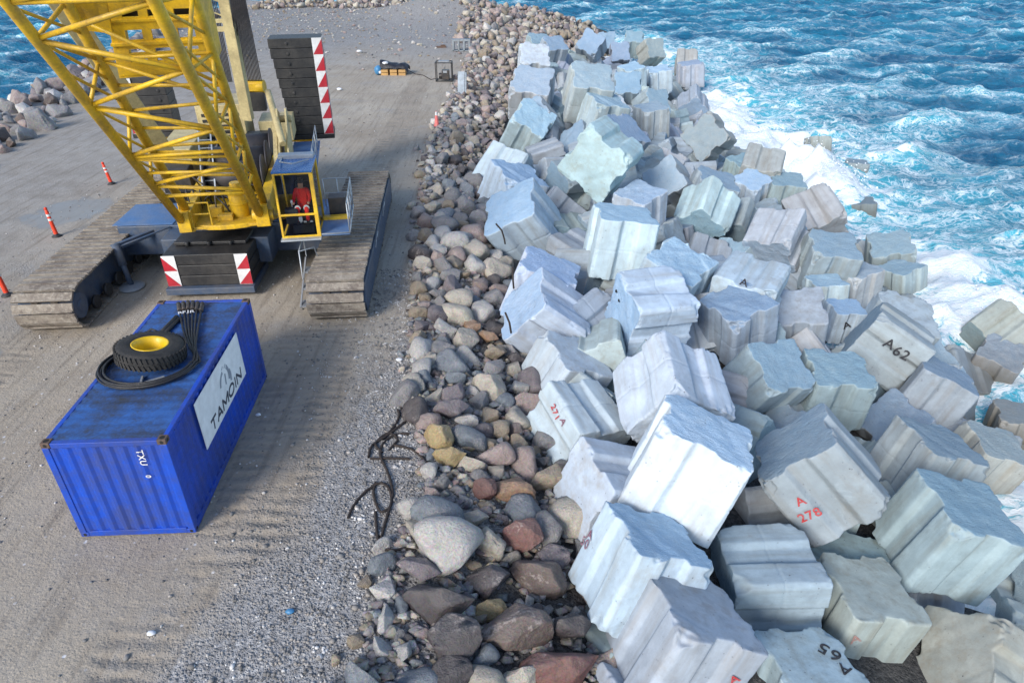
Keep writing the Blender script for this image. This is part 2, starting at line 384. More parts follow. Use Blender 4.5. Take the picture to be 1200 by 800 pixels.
BLOCKS = {
 "b01": (-0.155, 0.345, -0.319, 3.958, 11.776, 0.853, 1.034),
 "b02": (-0.227, -0.780, -0.199, 7.586, 12.731, -0.238, 1.024),
 "b03": (-0.044, -1.590, 0.076, 5.761, 10.469, -1.545, 0.954),
 "b04": (-0.638, -0.262, -2.905, 3.233, 8.222, -0.517, 0.937),
 "b06": (-0.147, -0.187, -3.000, 5.863, 8.083, -1.913, 0.838),
 "b07": (-0.303, -0.061, -3.035, 7.865, 10.148, -2.226, 0.919),
 "b08": (-1.202, -0.285, 2.152, 10.352, 9.034, -2.592, 0.901),
 "b09": (0.425, -0.070, 3.095, 10.421, 11.588, -1.163, 0.997),
 "b10": (-0.456, -0.076, -3.036, 11.593, 14.591, -1.701, 0.945),
 "b11": (0.463, 0.106, 2.659, 14.536, 19.320, -2.558, 0.944),
 "b12": (-0.400, -1.058, -0.363, 13.571, 21.038, -1.629, 1.009),
 "b13": (0.204, -0.428, 2.875, 14.811, 22.779, -2.040, 0.996),
 "b14": (0.373, -0.156, 2.999, 14.941, 16.570, -3.183, 0.816),
 "b15": (-0.068, -0.014, 2.807, 18.401, 19.696, -4.444, 0.753),
 "b16": (0.323, 0.018, -0.783, 20.186, 23.852, -4.327, 0.817),
 "b17": (-0.654, -1.967, 1.049, 20.779, 25.297, -3.774, 0.996),
 "b19": (-0.424, -0.372, 2.883, 19.675, 32.665, -3.478, 0.989),
 "b20": (0.212, -0.219, -2.637, 19.036, 30.180, -3.723, 0.882),
 "b21": (0.139, -0.002, -2.685, 15.314, 27.645, -2.571, 0.900),
 "b22": (0.097, -0.156, -3.123, 13.322, 25.914, -2.168, 0.708),
 "b23": (-0.036, 0.038, -3.120, 13.372, 24.039, -2.316, 0.649),
 "b24": (-0.298, -0.466, 2.924, 10.524, 21.980, -1.236, 0.887),
 "b25": (0.263, 0.155, -2.672, 7.687, 20.248, -0.267, 0.923),
 "b26": (-0.220, 0.677, -2.757, 8.075, 17.850, -0.935, 0.880),
 "b27": (0.028, -0.201, 3.051, 10.267, 17.976, -1.439, 0.914),
 "b28": (-1.162, -0.669, -0.827, 4.197, 14.710, 0.768, 1.030),
 "b29": (-0.806, -1.460, 1.239, 4.520, 19.531, 0.609, 1.013),
 "b30": (-1.270, -0.340, 2.784, 1.129, 20.000, 0.043, 1.017),
 "b31": (-0.804, -0.553, 2.872, 0.523, 27.999, 0.241, 1.201),
 "b31b": (0.507, 0.017, 2.934, 0.992, 21.851, 0.131, 1.046),
 "b32": (-0.451, 0.192, -2.661, -0.033, 33.247, -0.217, 1.176),
 "b33": (-0.734, 0.385, -0.521, -0.350, 36.466, -0.388, 1.194),
 "b34": (0.530, 0.438, -0.334, 1.019, 43.566, 0.423, 1.141),
 "b35": (0.967, 0.740, -2.667, 1.787, 44.837, 0.577, 1.009),
 "b36": (0.072, -0.745, 2.850, 1.355, 49.188, 1.251, 1.360),
 "b37": (-0.121, 0.894, -2.983, 1.800, 61.347, 1.240, 1.239),
 "b38": (-0.208, 0.708, -2.999, 4.866, 45.791, 2.120, 1.314),
 "b39": (-0.122, -1.051, 2.883, 9.388, 58.172, -0.207, 1.062),
 "b40": (-0.300, 0.243, -2.792, 5.664, 43.838, 1.079, 1.114),
 "b41": (0.130, 0.125, -2.797, 10.028, 50.417, -0.699, 0.985),
 "b42": (0.116, -1.807, 1.654, 4.209, 31.571, 2.078, 1.258),
 "b43": (-0.437, 0.655, -2.265, 5.907, 38.413, 0.930, 1.094),
 "b44": (1.022, 1.071, -2.618, 8.220, 34.607, -0.223, 0.973),
 "b45": (0.157, 0.163, -2.368, 5.830, 29.938, 0.172, 0.898),
 "b46": (-0.198, -0.077, -3.090, 3.983, 23.538, 1.336, 1.056),
 "b47": (1.502, 2.139, -1.483, 9.410, 31.607, -0.472, 0.997),
 "b48": (-0.056, 0.386, -2.255, 5.707, 21.850, 0.531, 0.979),
 "b49": (-1.411, 0.474, -0.408, 8.421, 21.779, -0.003, 1.043),
 "b50": (-1.023, -2.316, 1.521, 12.225, 29.301, -1.094, 1.046),
 "b51": (-0.164, -0.353, 3.101, 13.045, 30.040, -1.866, 0.912),
 "b52": (0.085, -0.324, 3.001, 14.061, 27.919, -1.575, 1.026),
 "b53": (-1.081, -0.403, -0.255, 15.734, 33.616, -1.714, 1.146),
 "b54": (0.057, -0.214, 3.007, 16.232, 39.590, -2.451, 0.996),
 "b55": (0.237, 0.337, -2.453, 14.204, 39.490, -2.244, 0.901),
 "b56": (0.058, 0.272, -2.684, 14.929, 43.469, -2.386, 0.918),
 "b57": (-1.156, 0.342, -0.223, 15.234, 41.362, -1.654, 1.125),
 "b58": (1.122, 1.296, -2.322, 13.245, 46.299, -0.877, 1.175),
 "b59": (0.983, 2.103, -1.571, 16.602, 64.859, -2.580, 0.991),
 "b60": (-0.399, 1.196, -2.579, 10.989, 55.720, -0.894, 1.006),
 "b61": (-0.284, 1.309, -2.489, 16.860, 89.258, -1.842, 1.196),
 "b62": (-0.893, 0.065, -0.116, 21.350, 89.294, -3.117, 1.203),
 "b63": (0.190, 0.027, -3.016, 19.639, 79.551, -2.665, 1.192),
 "b64": (0.221, 0.170, -3.032, 14.402, 70.570, -1.608, 1.075),
 "b65": (0.194, 0.204, -2.689, 11.363, 68.375, -0.974, 1.013),
 "b66": (0.004, -0.756, 2.871, 15.534, 94.455, -1.644, 1.149),
 "b67": (0.136, 1.666, -2.623, 12.280, 83.595, -1.152, 1.035),
 "b68": (0.712, 0.926, -2.064, 8.183, 76.254, 0.537, 1.161),
 "b69": (-0.028, 1.646, -2.516, 11.394, 90.283, -0.925, 1.027),
 "b70": (-0.145, 0.703, -2.654, 3.829, 68.908, 1.182, 1.006),
 "b71": (-0.629, 0.124, -2.650, 1.597, 17.721, -0.745, 0.932),
 "b72": (-1.342, -0.079, 0.656, 1.768, 14.947, -0.582, 0.936),
 "b73": (-0.667, -1.094, 1.621, 2.361, 12.249, -0.466, 0.909),
 "b74": (-0.600, -0.300, -2.855, 2.650, 9.647, -0.137, 0.921),
 "b78": (-1.324, -0.877, 1.905, 13.775, 11.144, -2.927, 0.796),
 "b79": (0.383, -0.239, 3.066, 10.218, 34.105, -0.617, 1.019),
 "b80": (-0.157, -2.156, 1.155, 11.421, 37.074, -1.782, 0.818),
 "b81": (-0.195, 0.506, -2.822, 2.485, 71.661, 1.094, 1.018),
 "b82": (-1.197, -2.417, 1.596, 11.260, 32.389, -1.492, 0.876),
}
# ------------------------------------------------------------------ terrain
def lerp(xs, pts):
    if xs <= pts[0][0]: return pts[0][1]
    for (a, b), (c, d) in zip(pts, pts[1:]):
        if xs <= c: return b + (d-b)*(xs-a)/(c-a)
    return pts[-1][1]
XR = [(-10, -2.6), (7, -2.6), (10, -2.4), (11.5, -1.85), (13.5, -2.1), (16, -2.8), (18, -3.0), (25, -3.5), (30, -4.2), (41, -4.8), (62, -4.4), (78, -3.8), (100, -4.5), (118, -6), (127, -13), (136, -28)]
XL = [(-10, -27), (30, -29), (43, -31), (56, -34.5), (90, -41), (130, -45)]
XB = [(-10, 2.5), (8, 1.6), (17.7, .2), (28, -1.6), (38, -2.6), (55, -1.2), (84, 1.2), (110, 1)]     # foot of the block armour
YEND = 124.0
SEA = -4.2
def zsurf(x, y): return (1.0-0.29*(x-3) if x > 3 else 1.0-0.7*(3-x)) + (.4 if y > 20 else 0)
def terr(x, y):
    z = 0.035*noise.noise(Vector((x*.25, y*.25, 3))) + .018*noise.noise(Vector((x*1.1, y*1.1, 7)))
    xr = lerp(y, XR); xl = lerp(y, XL)
    d = x-xr
    if d > 0:
        if d < 4.5: z -= (d/4.5)**1.3*1.25
        else: z -= 1.25 + max(0, (x-max(xr+4.5, 3.5)))*.27
        z += .12*noise.noise(Vector((x*.8, y*.8, 1)))
    d = xl-x
    if d > 0: z += min(.5, d*.2)*max(0, 1-d/6) - max(0, d-2.5)*.55
    d = y-YEND + 5*noise.noise(Vector((x*.05, 2, 0)))
    if d > 0: z += min(1.0, d*.25)*max(0, 1-d/9) - max(0, d-5)*.5
    z += 2.6*math.exp(-((x+9)/10)**2-((y-112)/9)**2) + .9*math.exp(-((x-1)/3)**2-((y-84)/16)**2)
    return max(z, -9.0)
def spaced(a, b, fn):
    out = [a]
    while out[-1] < b: out.append(out[-1]+fn(out[-1]))
    return out
gx = spaced(-75, 45, lambda v: .32 if -17 < v < 6 else .8)
gy = spaced(-9, 156, lambda v: .3 if v < 35 else .7)
vs = [(x, y, terr(x, y)) for y in gy for x in gx]
nx = len(gx)
fs = [(j*nx+i, j*nx+i+1, (j+1)*nx+i+1, (j+1)*nx+i) for j in range(len(gy)-1) for i in range(nx-1)]
me = bpy.data.meshes.new('causeway_ground'); me.from_pydata(vs, [], fs); me.materials.append(M['ground'])
me.polygons.foreach_set('use_smooth', [True]*len(fs))
ground = bpy.data.objects.new('ground', me); COL.objects.link(ground); tag(ground, 'brown grey gravel roadway on top of the breakwater', kind='structure')

# ------------------------------------------------------------------ sea
def spacing_axis(c0, c1, step, far):
    core = list(np.arange(c0, c1, step)); up = [core[-1]]; k = step
    while up[-1] < far[1]: k *= 1.18; up.append(up[-1]+k)
    dn = [core[0]]; k = step
    while dn[-1] > far[0]: k *= 1.18; dn.append(dn[-1]-k)
    return np.array(sorted(dn[1:]) + core + up[1:])
sx = spacing_axis(-95, 125, .5, (-2500, 2500)); sy = spacing_axis(8, 190, .42, (-300, 3500))
X, Y = np.meshgrid(sx, sy); rng = np.random.default_rng(5)
Z = np.zeros_like(X); DX = np.zeros_like(X); DY = np.zeros_like(X)
fade = np.clip(1-(np.hypot(X-15, Y-80)-140)/120, .0, 1)
for i in range(70):
    L = 1.2*(17/1.2)**(i/69.0); k = 2*math.pi/L; th = -math.pi/2 + .35 + rng.normal()*.75
    a = .0160*L**.78*rng.uniform(.6, 1.3); ph = rng.uniform(0, 6.28)
    w = k*(X*math.cos(th)+Y*math.sin(th))+ph
    Z += a*np.cos(w)*fade; DX -= .8*a*math.cos(th)*np.sin(w)*fade; DY -= .8*a*math.sin(th)*np.sin(w)*fade
def np_interp(v, pts): return np.interp(v, [p[0] for p in pts], [p[1] for p in pts])
SHORE = [(-20, 23), (16, 21.8), (24, 21.0), (31, 20.8), (36, 21.5), (41, 20.5), (52, 19.5), (62, 19.5), (82, 20.5), (95, 20), (108, 18), (120, 11), (130, 0), (137, -15), (141, -30)]
shx = np_interp(Y, SHORE)
dR = X-shx; dR = np.where(Y > 140, np.hypot(np.maximum(X+25, 0), Y-140), dR)
dL = np_interp(Y, XL)-8-X
near = np.exp(-np.maximum(dR, 0)/4.0)*.42 + .56*np.exp(-np.maximum(dR, 0)/17.0) + .10*np.exp(-np.maximum(dR, 0)/60.0) + .22*np.exp(-((X-24)/9)**2-((Y-60)/16)**2)
near = np.where(X < np_interp(Y, XL)-3, .55*np.exp(-np.maximum(dL, 0)/5)+.12, near)
crest = np.clip(Z/.45, 0, 1.3)
foam = near + .20*crest**2
# breaking surges thrown up against the blocks
tur = np.zeros_like(X)
for i in range(16):
    L = rng.uniform(.9, 3.0); k = 6.283/L; th = rng.uniform(0, 6.28)
    tur += np.cos(k*(X*math.cos(th)+Y*math.sin(th))+rng.uniform(0, 6.28))/4.0*min(1, L/2)
for cx, cy, h, r in ((21.3, 49, 1.7, 2.6), (23, 45.5, 1.1, 2.2), (20.5, 57, 1.0, 3.0), (19.5, 64, .8, 3), (20.5, 72, .7, 3), (22.0, 27.5, .9, 2.0), (23.8, 24.5, .7, 2.2), (22, 33, .5, 2.5)):
    g = np.exp(-((X-cx)**2+(Y-cy)**2)/r**2); Z += g*h*(.55+.45*np.abs(tur)); foam += g*1.3
Z += .16*tur*np.clip(near, 0, 1)
co = np.stack([X+DX, Y+DY, SEA+Z], -1).reshape(-1, 3)
nxs, nys = len(sx), len(sy)
idx = np.arange(nxs*nys).reshape(nys, nxs)
fc = np.stack([idx[:-1, :-1], idx[:-1, 1:], idx[1:, 1:], idx[1:, :-1]], -1).reshape(-1, 4)
me = bpy.data.meshes.new('sea'); me.vertices.add(len(co)); me.vertices.foreach_set('co', co.ravel())
me.loops.add(fc.size); me.loops.foreach_set('vertex_index', fc.ravel().astype(np.int32))
me.polygons.add(len(fc)); me.polygons.foreach_set('loop_start', np.arange(0, fc.size, 4, dtype=np.int32)); me.polygons.foreach_set('loop_total', np.full(len(fc), 4, np.int32))
me.update(); me.validate(); me.polygons.foreach_set('use_smooth', [True]*len(me.polygons))
a = me.attributes.new('foam', 'FLOAT', 'POINT'); a.data.foreach_set('value', np.clip(foam, 0, 2).ravel().astype(np.float32))
me.materials.append(M['sea_water'])
sea = bpy.data.objects.new('sea', me); COL.objects.link(sea); tag(sea, 'choppy blue sea with white foam', kind='structure')

# spray droplets above the breaking surges
mb = MB(); r2 = random.Random(3)
ico = bmesh.new(); bmesh.ops.create_icosphere(ico, subdivisions=1, radius=1); IV = [v.co.copy() for v in ico.verts]; IF = [tuple(v.index for v in f.verts) for f in ico.faces]; ico.free()
for cx, cy, h, r, n in ((21.5, 49, 2.6, 2.3, 420), (23, 45.8, 1.7, 2, 200), (20.6, 58, 1.5, 2.5, 220), (19.6, 65, 1.2, 3, 160), (22.2, 27, 1.3, 1.8, 220), (23.8, 24.5, 1.0, 2, 140)):
    for i in range(n):
        q = Vector((cx+r2.gauss(0, r*.45), cy+r2.gauss(0, r*.45), SEA+abs(r2.gauss(.3, h*.38))+.2)); s_ = r2.uniform(.012, .05)*(1.6 if r2.random() < .1 else 1)
        mb.add([q+v*s_ for v in IV], IF, True)
o = mb.build('spray', M['spray_white'], fix=False); tag(o, 'white spray thrown up where waves break on the blocks', kind='stuff')

# ------------------------------------------------------------------ concrete armour blocks
def block_mesh(seed, ragged=.0):
    r_ = random.Random(seed); e = .5
    def prof(k=1.0):
        nw, nb, nd, ch = .165, .10, .062, .045
        side = [(-e+ch, -e), (-nw, -e), (-nb, -e+nd), (nb, -e+nd), (nw, -e), (e-ch, -e)]
        pts = []
        for q in range(4):
            c, s_ = math.cos(q*math.pi/2), math.sin(q*math.pi/2)
            pts += [(x*c-y*s_, x*s_+y*c) for x, y in side]
        return [(x*k, y*k) for x, y in pts]
    bm = bmesh.new(); loops = []
    def jag(p, z):
        n = ragged if abs(z) > .45 else 0
        return (p[0]+n*r_.uniform(-1, 1), p[1]+n*r_.uniform(-1, 1), z + n*r_.uniform(-1, 1))
    for z, k in (((-.5, 1.0), (-.011, 1.0-.03*.489), (-.006, .962), (.006, .962), (.011, 1.0-.03*.511), (.5, .97)) if seed % 2 == 0 else ((-.5, 1.0), (.5, .97))):
        loops.append([bm.verts.new(jag(p, z)) for p in prof(k)])
    n = len(loops[0])
    for a_, b_ in zip(loops, loops[1:]):
        for i in range(n): bm.faces.new((a_[i], a_[(i+1) % n], b_[(i+1) % n], b_[i]))
    for lp, z in ((loops[0], -.5), (loops[-1], .5)):
        bm.faces.new(lp if z > 0 else list(reversed(lp)))
    bmesh.ops.recalc_face_normals(bm, faces=bm.faces)
    me = bpy.data.meshes.new('block_tmp'); bm.to_mesh(me); bm.free()
    ob = bpy.data.objects.new('block_tmp', me); COL.objects.link(ob)
    md = ob.modifiers.new('wear', 'REMESH'); md.mode = 'VOXEL'; md.voxel_size = .0155; md.use_smooth_shade = True
    dg = bpy.context.evaluated_depsgraph_get(); me = bpy.data.meshes.new_from_object(ob.evaluated_get(dg)); bpy.data.objects.remove(ob)
    me.name = 'concrete_block'; me.materials.clear(); me.materials.append(M['concrete'])
    off = Vector((seed*7.13, seed*2.7, 0)); cs = [Vector((r_.choice((-.5, .5)), r_.choice((-.5, .5)), r_.choice((-.5, .5)))) for _ in range(4)]
    for v in me.vertices:
        p = v.co.copy(); q = sorted((abs(p.x), abs(p.y), abs(p.z))); de = math.hypot(max(0, .5-q[1]), max(0, .5-q[2]))
        d = noise.noise_vector(p*2.7+off)*.008 + noise.noise_vector(p*11+off)*.0022
        w = math.exp(-de/.028)
        if w > .02:
            n_ = noise.noise(p*5.5+off) + .6*noise.noise(p*17+off)
            d -= p.normalized()*max(0, n_-.12)*w*(.075+ragged*1.5)
        for c in cs:
            g = (p-c).length
            if g < .24: d -= c.normalized()*max(0, .17-g + .09*noise.noise(p*9+off))*.55
        if p.z > .44 or (ragged > .03 and abs(p.z) > .44): d.z += (.007*noise.noise(Vector((p.x*6, p.y*6, seed)))+.0022*noise.noise(Vector((p.x*24, p.y*24, seed))))*(1 if p.z > 0 else -1)*(1+ragged*30)
        v.co = p + d
    me.polygons.foreach_set('use_smooth', [True]*len(me.polygons))
    return me
BM = [block_mesh(i, .018 if i % 3 == 0 else .008) for i in range(8)]
BM_BROKEN = block_mesh(40, .035)
TINT = {'w': (1.02, 1.12, 1.19), 'b': (.72, .80, .86), 'g': (.70, .73, .75), 'n': (.90, .93, .95), 'y': (.80, .76, .69), 's': (1.36, 1.38, 1.38)}  # concrete tones with sunlit and shaded contrast painted in: roadside whiter, seaward darker
INFO = {
 'b01': ('s', 'brightest white concrete block, tipped towards the viewer left of the number 278 block'),
 'b02': ('g', 'grey concrete block with a red A and 278 painted on its grooved face'),
 'b03': ('b', 'dark grooved concrete block sunk in the gap below the white and the 278 blocks'),
 'b04': ('b', 'large blue grey block beside the rubble, its grooved front cut by the bottom edge'),
 'b06': ('b', 'blue grey concrete block with a black A and 65 painted on it'),
 'b07': ('y', 'smooth topped concrete block with yellow stains and a faded red A below the 278 block'),
 'b08': ('y', 'flat beige block end right of the yellow stained block'),
 'b09': ('b', 'block with rough bright blue top and two pale grooved sides at the right edge'),
 'b10': ('g', 'dark sided block with smooth blue top directly behind the rough bright blue topped block'),
 'b11': ('g', 'grey block steeply tilted just below the one marked A 62'),
 'b12': ('g', 'grey concrete block with a black A and 62 painted on its side'),
 'b13': ('b', 'smooth blue topped block resting behind the one marked A 62'),
 'b14': ('y', 'beige fronted block with sliver of blue top at the right edge'),
 'b15': ('y', 'blue topped block furthest right, partly cut by the picture edge above the beige fronted one'),
 'b16': ('y', 'pinkish half hidden block with a pale line, just below the yellowish tilted one'),
 'b17': ('y', 'yellowish block tilted on its corner in the white foam'),
 'b19': ('b', 'smooth blue topped block at the outermost corner beside the surf'),
 'b20': ('n', 'pale topped block with beige front corner touching the foam, nearest the surf corner block'),
 'b21': ('n', 'pale block with deeply notched rough top between the small white topped block and the surf'),
 'b22': ('w', 'small white topped block with a straight flat lid'),
 'b23': ('w', 'small white topped block with a black painted mark on its shaded side'),
 'b24': ('b', 'plain blue topped block right of the large rough topped brown fronted one'),
 'b25': ('b', 'large block with rough blue top and brown streaked rounded fronts'),
 'b26': ('b', 'block with rough blue top and white left faces, standing behind the white sunlit block'),
 'b27': ('b', 'block with notched smooth blue top and tan front above the 278 block'),
 'b28': ('w', 'white twin peaked block with a broken brown lower edge behind the sunlit block'),
 'b29': ('w', 'white block lying on its side with a rough grey end pierced by black holes'),
 'b30': ('w', 'white ridged block by the rubble with rough grey blue left end and black strap'),
 'b31': ('w', 'white block by the rubble with scribbled dark marks and a curved strap'),
 'b31b': ('w', 'white flat block squeezed between the scribbled block and the ridged block'),
 'b32': ('w', 'white block with pointed top behind the scribbled block'),
 'b33': ('w', 'pale block tucked against the rubble left of the pointed white block'),
 'b34': ('w', 'white faced block leaning out over the rubble with a dark blue top'),
 'b35': ('n', 'grey block half buried behind the leaning white faced block'),
 'b36': ('n', 'wide grey block at the rubble edge with a straight white ledge above'),
 'b37': ('w', 'white block at the far rubble edge under the topmost ones'),
 'b38': ('n', 'tall grey block with split fluted front near the far end'),
 'b39': ('b', 'blue grey block with notched end right of the tall fluted block'),
 'b40': ('n', 'block with a thin bright white top edge in front of the tall fluted one'),
 'b41': ('n', 'flat topped grey block above the surf side, with curved front'),
 'b42': ('w', 'large white cross shaped block end standing upright on the crest'),
 'b43': ('b', 'blue grey slab like block leaning against the cross shaped block'),
 'b44': ('n', 'speckled rough block with a white right face tilted behind the crest'),
 'b45': ('w', 'white block with a ragged top edge just behind the tall white fluted block'),
 'b46': ('w', 'tall white fluted block standing upright in the middle of the crest'),
 'b47': ('w', 'pale block with rounded rough top, behind the flat rough one'),
 'b48': ('w', 'pale block with flat rough crumbling top right of the tall fluted white block'),
 'b49': ('w', 'white grooved block with a small black A, lying on its side'),
 'b50': ('n', 'broken grey block with a white patch on its end'),
 'b51': ('b', 'light blue topped block with a jagged left outline near the middle of the slope'),
 'b52': ('b', 'plain blue topped block just below the large seamed beige face'),
 'b53': ('y', 'large tilted beige block with a dark seam across its face, near the surf'),
 'b54': ('b', 'blue topped block half hidden behind the large seamed beige face'),
 'b55': ('w', 'white jagged topped block with grey front near the surf'),
 'b56': ('b', 'light blue topped block with a brown left side, in front of the seamed surf block'),
 'b57': ('y', 'beige block with a dark vertical seam standing against white surf'),
 'b58': ('y', 'wide beige block face with notched outline rising against the foam'),
 'b59': ('b', 'blue grey tilted block rising from white foam above the wide beige face'),
 'b60': ('b', 'pale blue sloping block left of the block that rises from foam'),
 'b61': ('y', 'pinkish block face with dark left side at the far end'),
 'b62': ('y', 'small pinkish rectangular block face furthest out at sea'),
 'b63': ('n', 'flat blue topped block with striped front beside open water'),
 'b64': ('w', 'white topped block with pale front inside the far surf line'),
 'b65': ('w', 'small white flat topped block between the far blocks'),
 'b66': ('b', 'dark blue block furthest back at the right of the tip'),
 'b67': ('b', 'blue grey upright block under the furthest back dark block'),
 'b68': ('b', 'peaked blue block crowning the far end'),
 'b69': ('b', 'square blue grey block right of the peaked far block'),
 'b70': ('b', 'dark blue block left of the peaked far block'),
 'b71': ('w', 'white block by the rubble with smooth blue notched top and folded white left side'),
 'b72': ('w', 'white ridged block by the rubble with small red writing on its left face'),
 'b73': ('w', 'white notched block end facing the rubble, below the one with small red writing'),
 'b74': ('w', 'white block with purple A and 50 painted beside the rubble'),
 'b78': ('g', 'dark grey block cut by the right picture edge'),
 'b79': ('b', 'low blue block wedged in the shadow between crest and seaward slope'),
 'b80': ('n', 'narrow grey block standing on edge beside the light blue topped one'),
 'b81': ('b', 'small dark block at the far rubble corner'),
 'b82': ('g', 'dark block sunk in the crevice above the jagged light blue top'),
}
GB = 'grooved concrete armour blocks on the seaward slope'
blocks = {}
def place_block(i, rot, loc, size, tint, label, mesh=None):
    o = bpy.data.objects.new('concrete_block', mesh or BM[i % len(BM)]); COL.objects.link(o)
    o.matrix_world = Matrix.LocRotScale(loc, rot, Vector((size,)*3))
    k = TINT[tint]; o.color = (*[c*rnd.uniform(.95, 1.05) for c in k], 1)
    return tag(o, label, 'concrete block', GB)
def rotvec(v):
    v = Vector(v); a = v.length
    return Quaternion(v/a, a) if a > 1e-9 else Quaternion()
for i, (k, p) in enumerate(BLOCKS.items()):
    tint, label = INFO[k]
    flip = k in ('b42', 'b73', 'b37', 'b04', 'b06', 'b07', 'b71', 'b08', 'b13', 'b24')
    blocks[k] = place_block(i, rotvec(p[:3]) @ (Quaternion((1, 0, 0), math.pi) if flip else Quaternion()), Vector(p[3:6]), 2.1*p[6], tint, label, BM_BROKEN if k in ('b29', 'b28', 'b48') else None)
# deeper blocks seen only through the gaps
fill = []
for jx in range(0, 10):
    for jy in range(0, 26):
        x = 2.6 + jx*2.0 + rnd.uniform(-.5, .5); y = 7.0 + jy*2.1*(1+jy*.018) + rnd.uniform(-.5, .5)
        if x > np.interp(y, [p[0] for p in SHORE], [p[1] for p in SHORE])-1.0: continue
        z = zsurf(x, y)-(1.75 if y > 13.5 else 2.5) + rnd.uniform(-.3, .3)
        q = Vector((x, y, z))
        if min((q-b.location).length for b in blocks.values()) < 1.45: continue
        o = place_block(rnd.randrange(8), Quaternion((rnd.uniform(-1, 1), rnd.uniform(-1, 1), rnd.uniform(-1, 1), rnd.uniform(-1, 1))).normalized(), q, 2.0, rnd.choice('bgng'), 'grey lower layer block mostly hidden under the tilted blocks above it')
        o['group'] = 'lower layer concrete blocks'; fill.append(o)
for i, (px, py, s_, lab) in enumerate(((958, 172, 1.7, 'pinkish block awash in the white surf, further out than the seamed one'), (1003, 196, 1.5, 'grey green block corner awash at the outer edge of the white surf'), (1012, 236, 1.6, 'dark wet block just under the water beside the large seamed face'))):
    g = gp(px, py, SEA+.2); o = place_block(i, Quaternion((rnd.uniform(.3, 1), rnd.uniform(-.4, .4), rnd.uniform(-.4, .4), rnd.uniform(-1, 1))).normalized(), Vector((g.x, g.y, SEA+(.1, -.1, -.55)[i])), s_, 'ygg'[i], lab)
# painted numbers
BOLD = .016
def text_mesh(txt, size, name, mat):
    cu = bpy.data.curves.new('writing', 'FONT'); cu.body = txt; cu.size = size; cu.align_x = 'CENTER'; cu.align_y = 'CENTER'; cu.extrude = .0; cu.space_character = 1.12; cu.offset = size*BOLD
    ob = bpy.data.objects.new('writing_tmp', cu); COL.objects.link(ob)
    dg = bpy.context.evaluated_depsgraph_get(); me = bpy.data.meshes.new_from_object(ob.evaluated_get(dg)); me.name = name
    bpy.data.objects.remove(ob); me.materials.clear(); me.materials.append(mat); return me
def paint_on(o, txt, at, to, size, mat, name='painted_number'):
    """stencil on the block face that holds the survey points at -> to (reading direction)"""
    mw = o.matrix_world; inv = mw.inverted(); best = None
    for ax in range(3):
        for sg in (-1, 1):
            nl = Vector((0, 0, 0)); nl[ax] = sg
            n = (mw.to_3x3() @ nl).normalized(); c = mw @ (nl*.5)
            d = ray(*at)
            if d.dot(n) >= 0: continue
            p = CAM + d*((c-CAM).dot(n)/d.dot(n)); loc = inv @ p
            if all(abs(loc[k]) < .56 for k in range(3) if k != ax) and (best is None or (p-CAM).length < best[0]):
                d2 = ray(*to); p2 = CAM + d2*((c-CAM).dot(n)/d2.dot(n)); best = ((p-CAM).length, p, p2, n)
    if best is None: print('NO FACE', txt); return
    _, p, p2, n = best; x = (p2-p).normalized(); y = n.cross(x).normalized()
    rot = Matrix((x, y, n)).transposed().to_4x4()
    me = text_mesh(txt, size, name, mat); q = bpy.data.objects.new(name, me); COL.objects.link(q)
    w = Matrix.Translation(p + n*.022) @ rot
    q.parent = o; q.matrix_local = inv @ w
bpy.context.view_layer.update()
paint_on(blocks['b02'], 'A', (938, 587), (968, 575), .33, M['red_ink']); paint_on(blocks['b02'], '278', (949, 603), (979, 591), .34, M['red_ink'])
paint_on(blocks['b06'], 'A', (990, 785), (962, 772), .36, M['black_ink']); paint_on(blocks['b06'], '65', (972, 764), (944, 748), .42, M['black_ink'])
paint_on(blocks['b12'], 'A', (1042, 403), (1068, 416), .50, M['black_ink']); paint_on(blocks['b12'], '62', (1056, 414), (1082, 428), .50, M['black_ink'])
paint_on(blocks['b23'], 'A', (992, 381), (1010, 374), .45, M['black_ink'])
paint_on(blocks['b72'], 'A', (660, 494), (664, 508), .30, M['purple_ink']); paint_on(blocks['b72'], '271', (651, 483), (656, 497), .28, M['red_ink'])
paint_on(blocks['b74'], 'A', (692, 627), (706, 640), .30, M['purple_ink']); paint_on(blocks['b74'], '50', (686, 636), (698, 650), .30, M['purple_ink'])
paint_on(blocks['b04'], 'A', (860, 795), (880, 785), .30, M['red_ink'])
paint_on(blocks['b07'], 'A', (1002, 748), (1022, 742), .36, M['faded_red_ink'])
paint_on(blocks['b49'], 'A', (872, 331), (880, 334), .40, M['black_ink'])
# ragged lifting holes in the rough end of the lying block
def hole(o, px, sz, ang):
    mw = o.matrix_world; inv = mw.inverted(); n = (mw.to_3x3() @ Vector((0, 0, 1))).normalized(); c = mw @ Vector((0, 0, .5)); d = ray(*px); p = CAM + d*((c-CAM).dot(n)/d.dot(n))
    mb = MB(); pts = []
    x = n.orthogonal().normalized(); y = n.cross(x)
    for i in range(14):
        a_ = 2*math.pi*i/14; k = rnd.uniform(.75, 1.2); u = Vector((math.cos(a_)*sz[0]*k, math.sin(a_)*sz[1]*k)); u.rotate(Matrix.Rotation(ang, 2)); pts.append(p + x*u.x + y*u.y + n*.03)
    mb.add(pts, [tuple(range(14))]); q = mb.build('lifting_hole', M['hole_dark'])
    q.parent = o; q.matrix_parent_inverse = inv
hole(blocks['b29'], (716, 378), (.30, .06), 1.0); hole(blocks['b29'], (726, 352), (.07, .05), .3); hole(blocks['b29'], (723, 341), (.07, .06), .9)
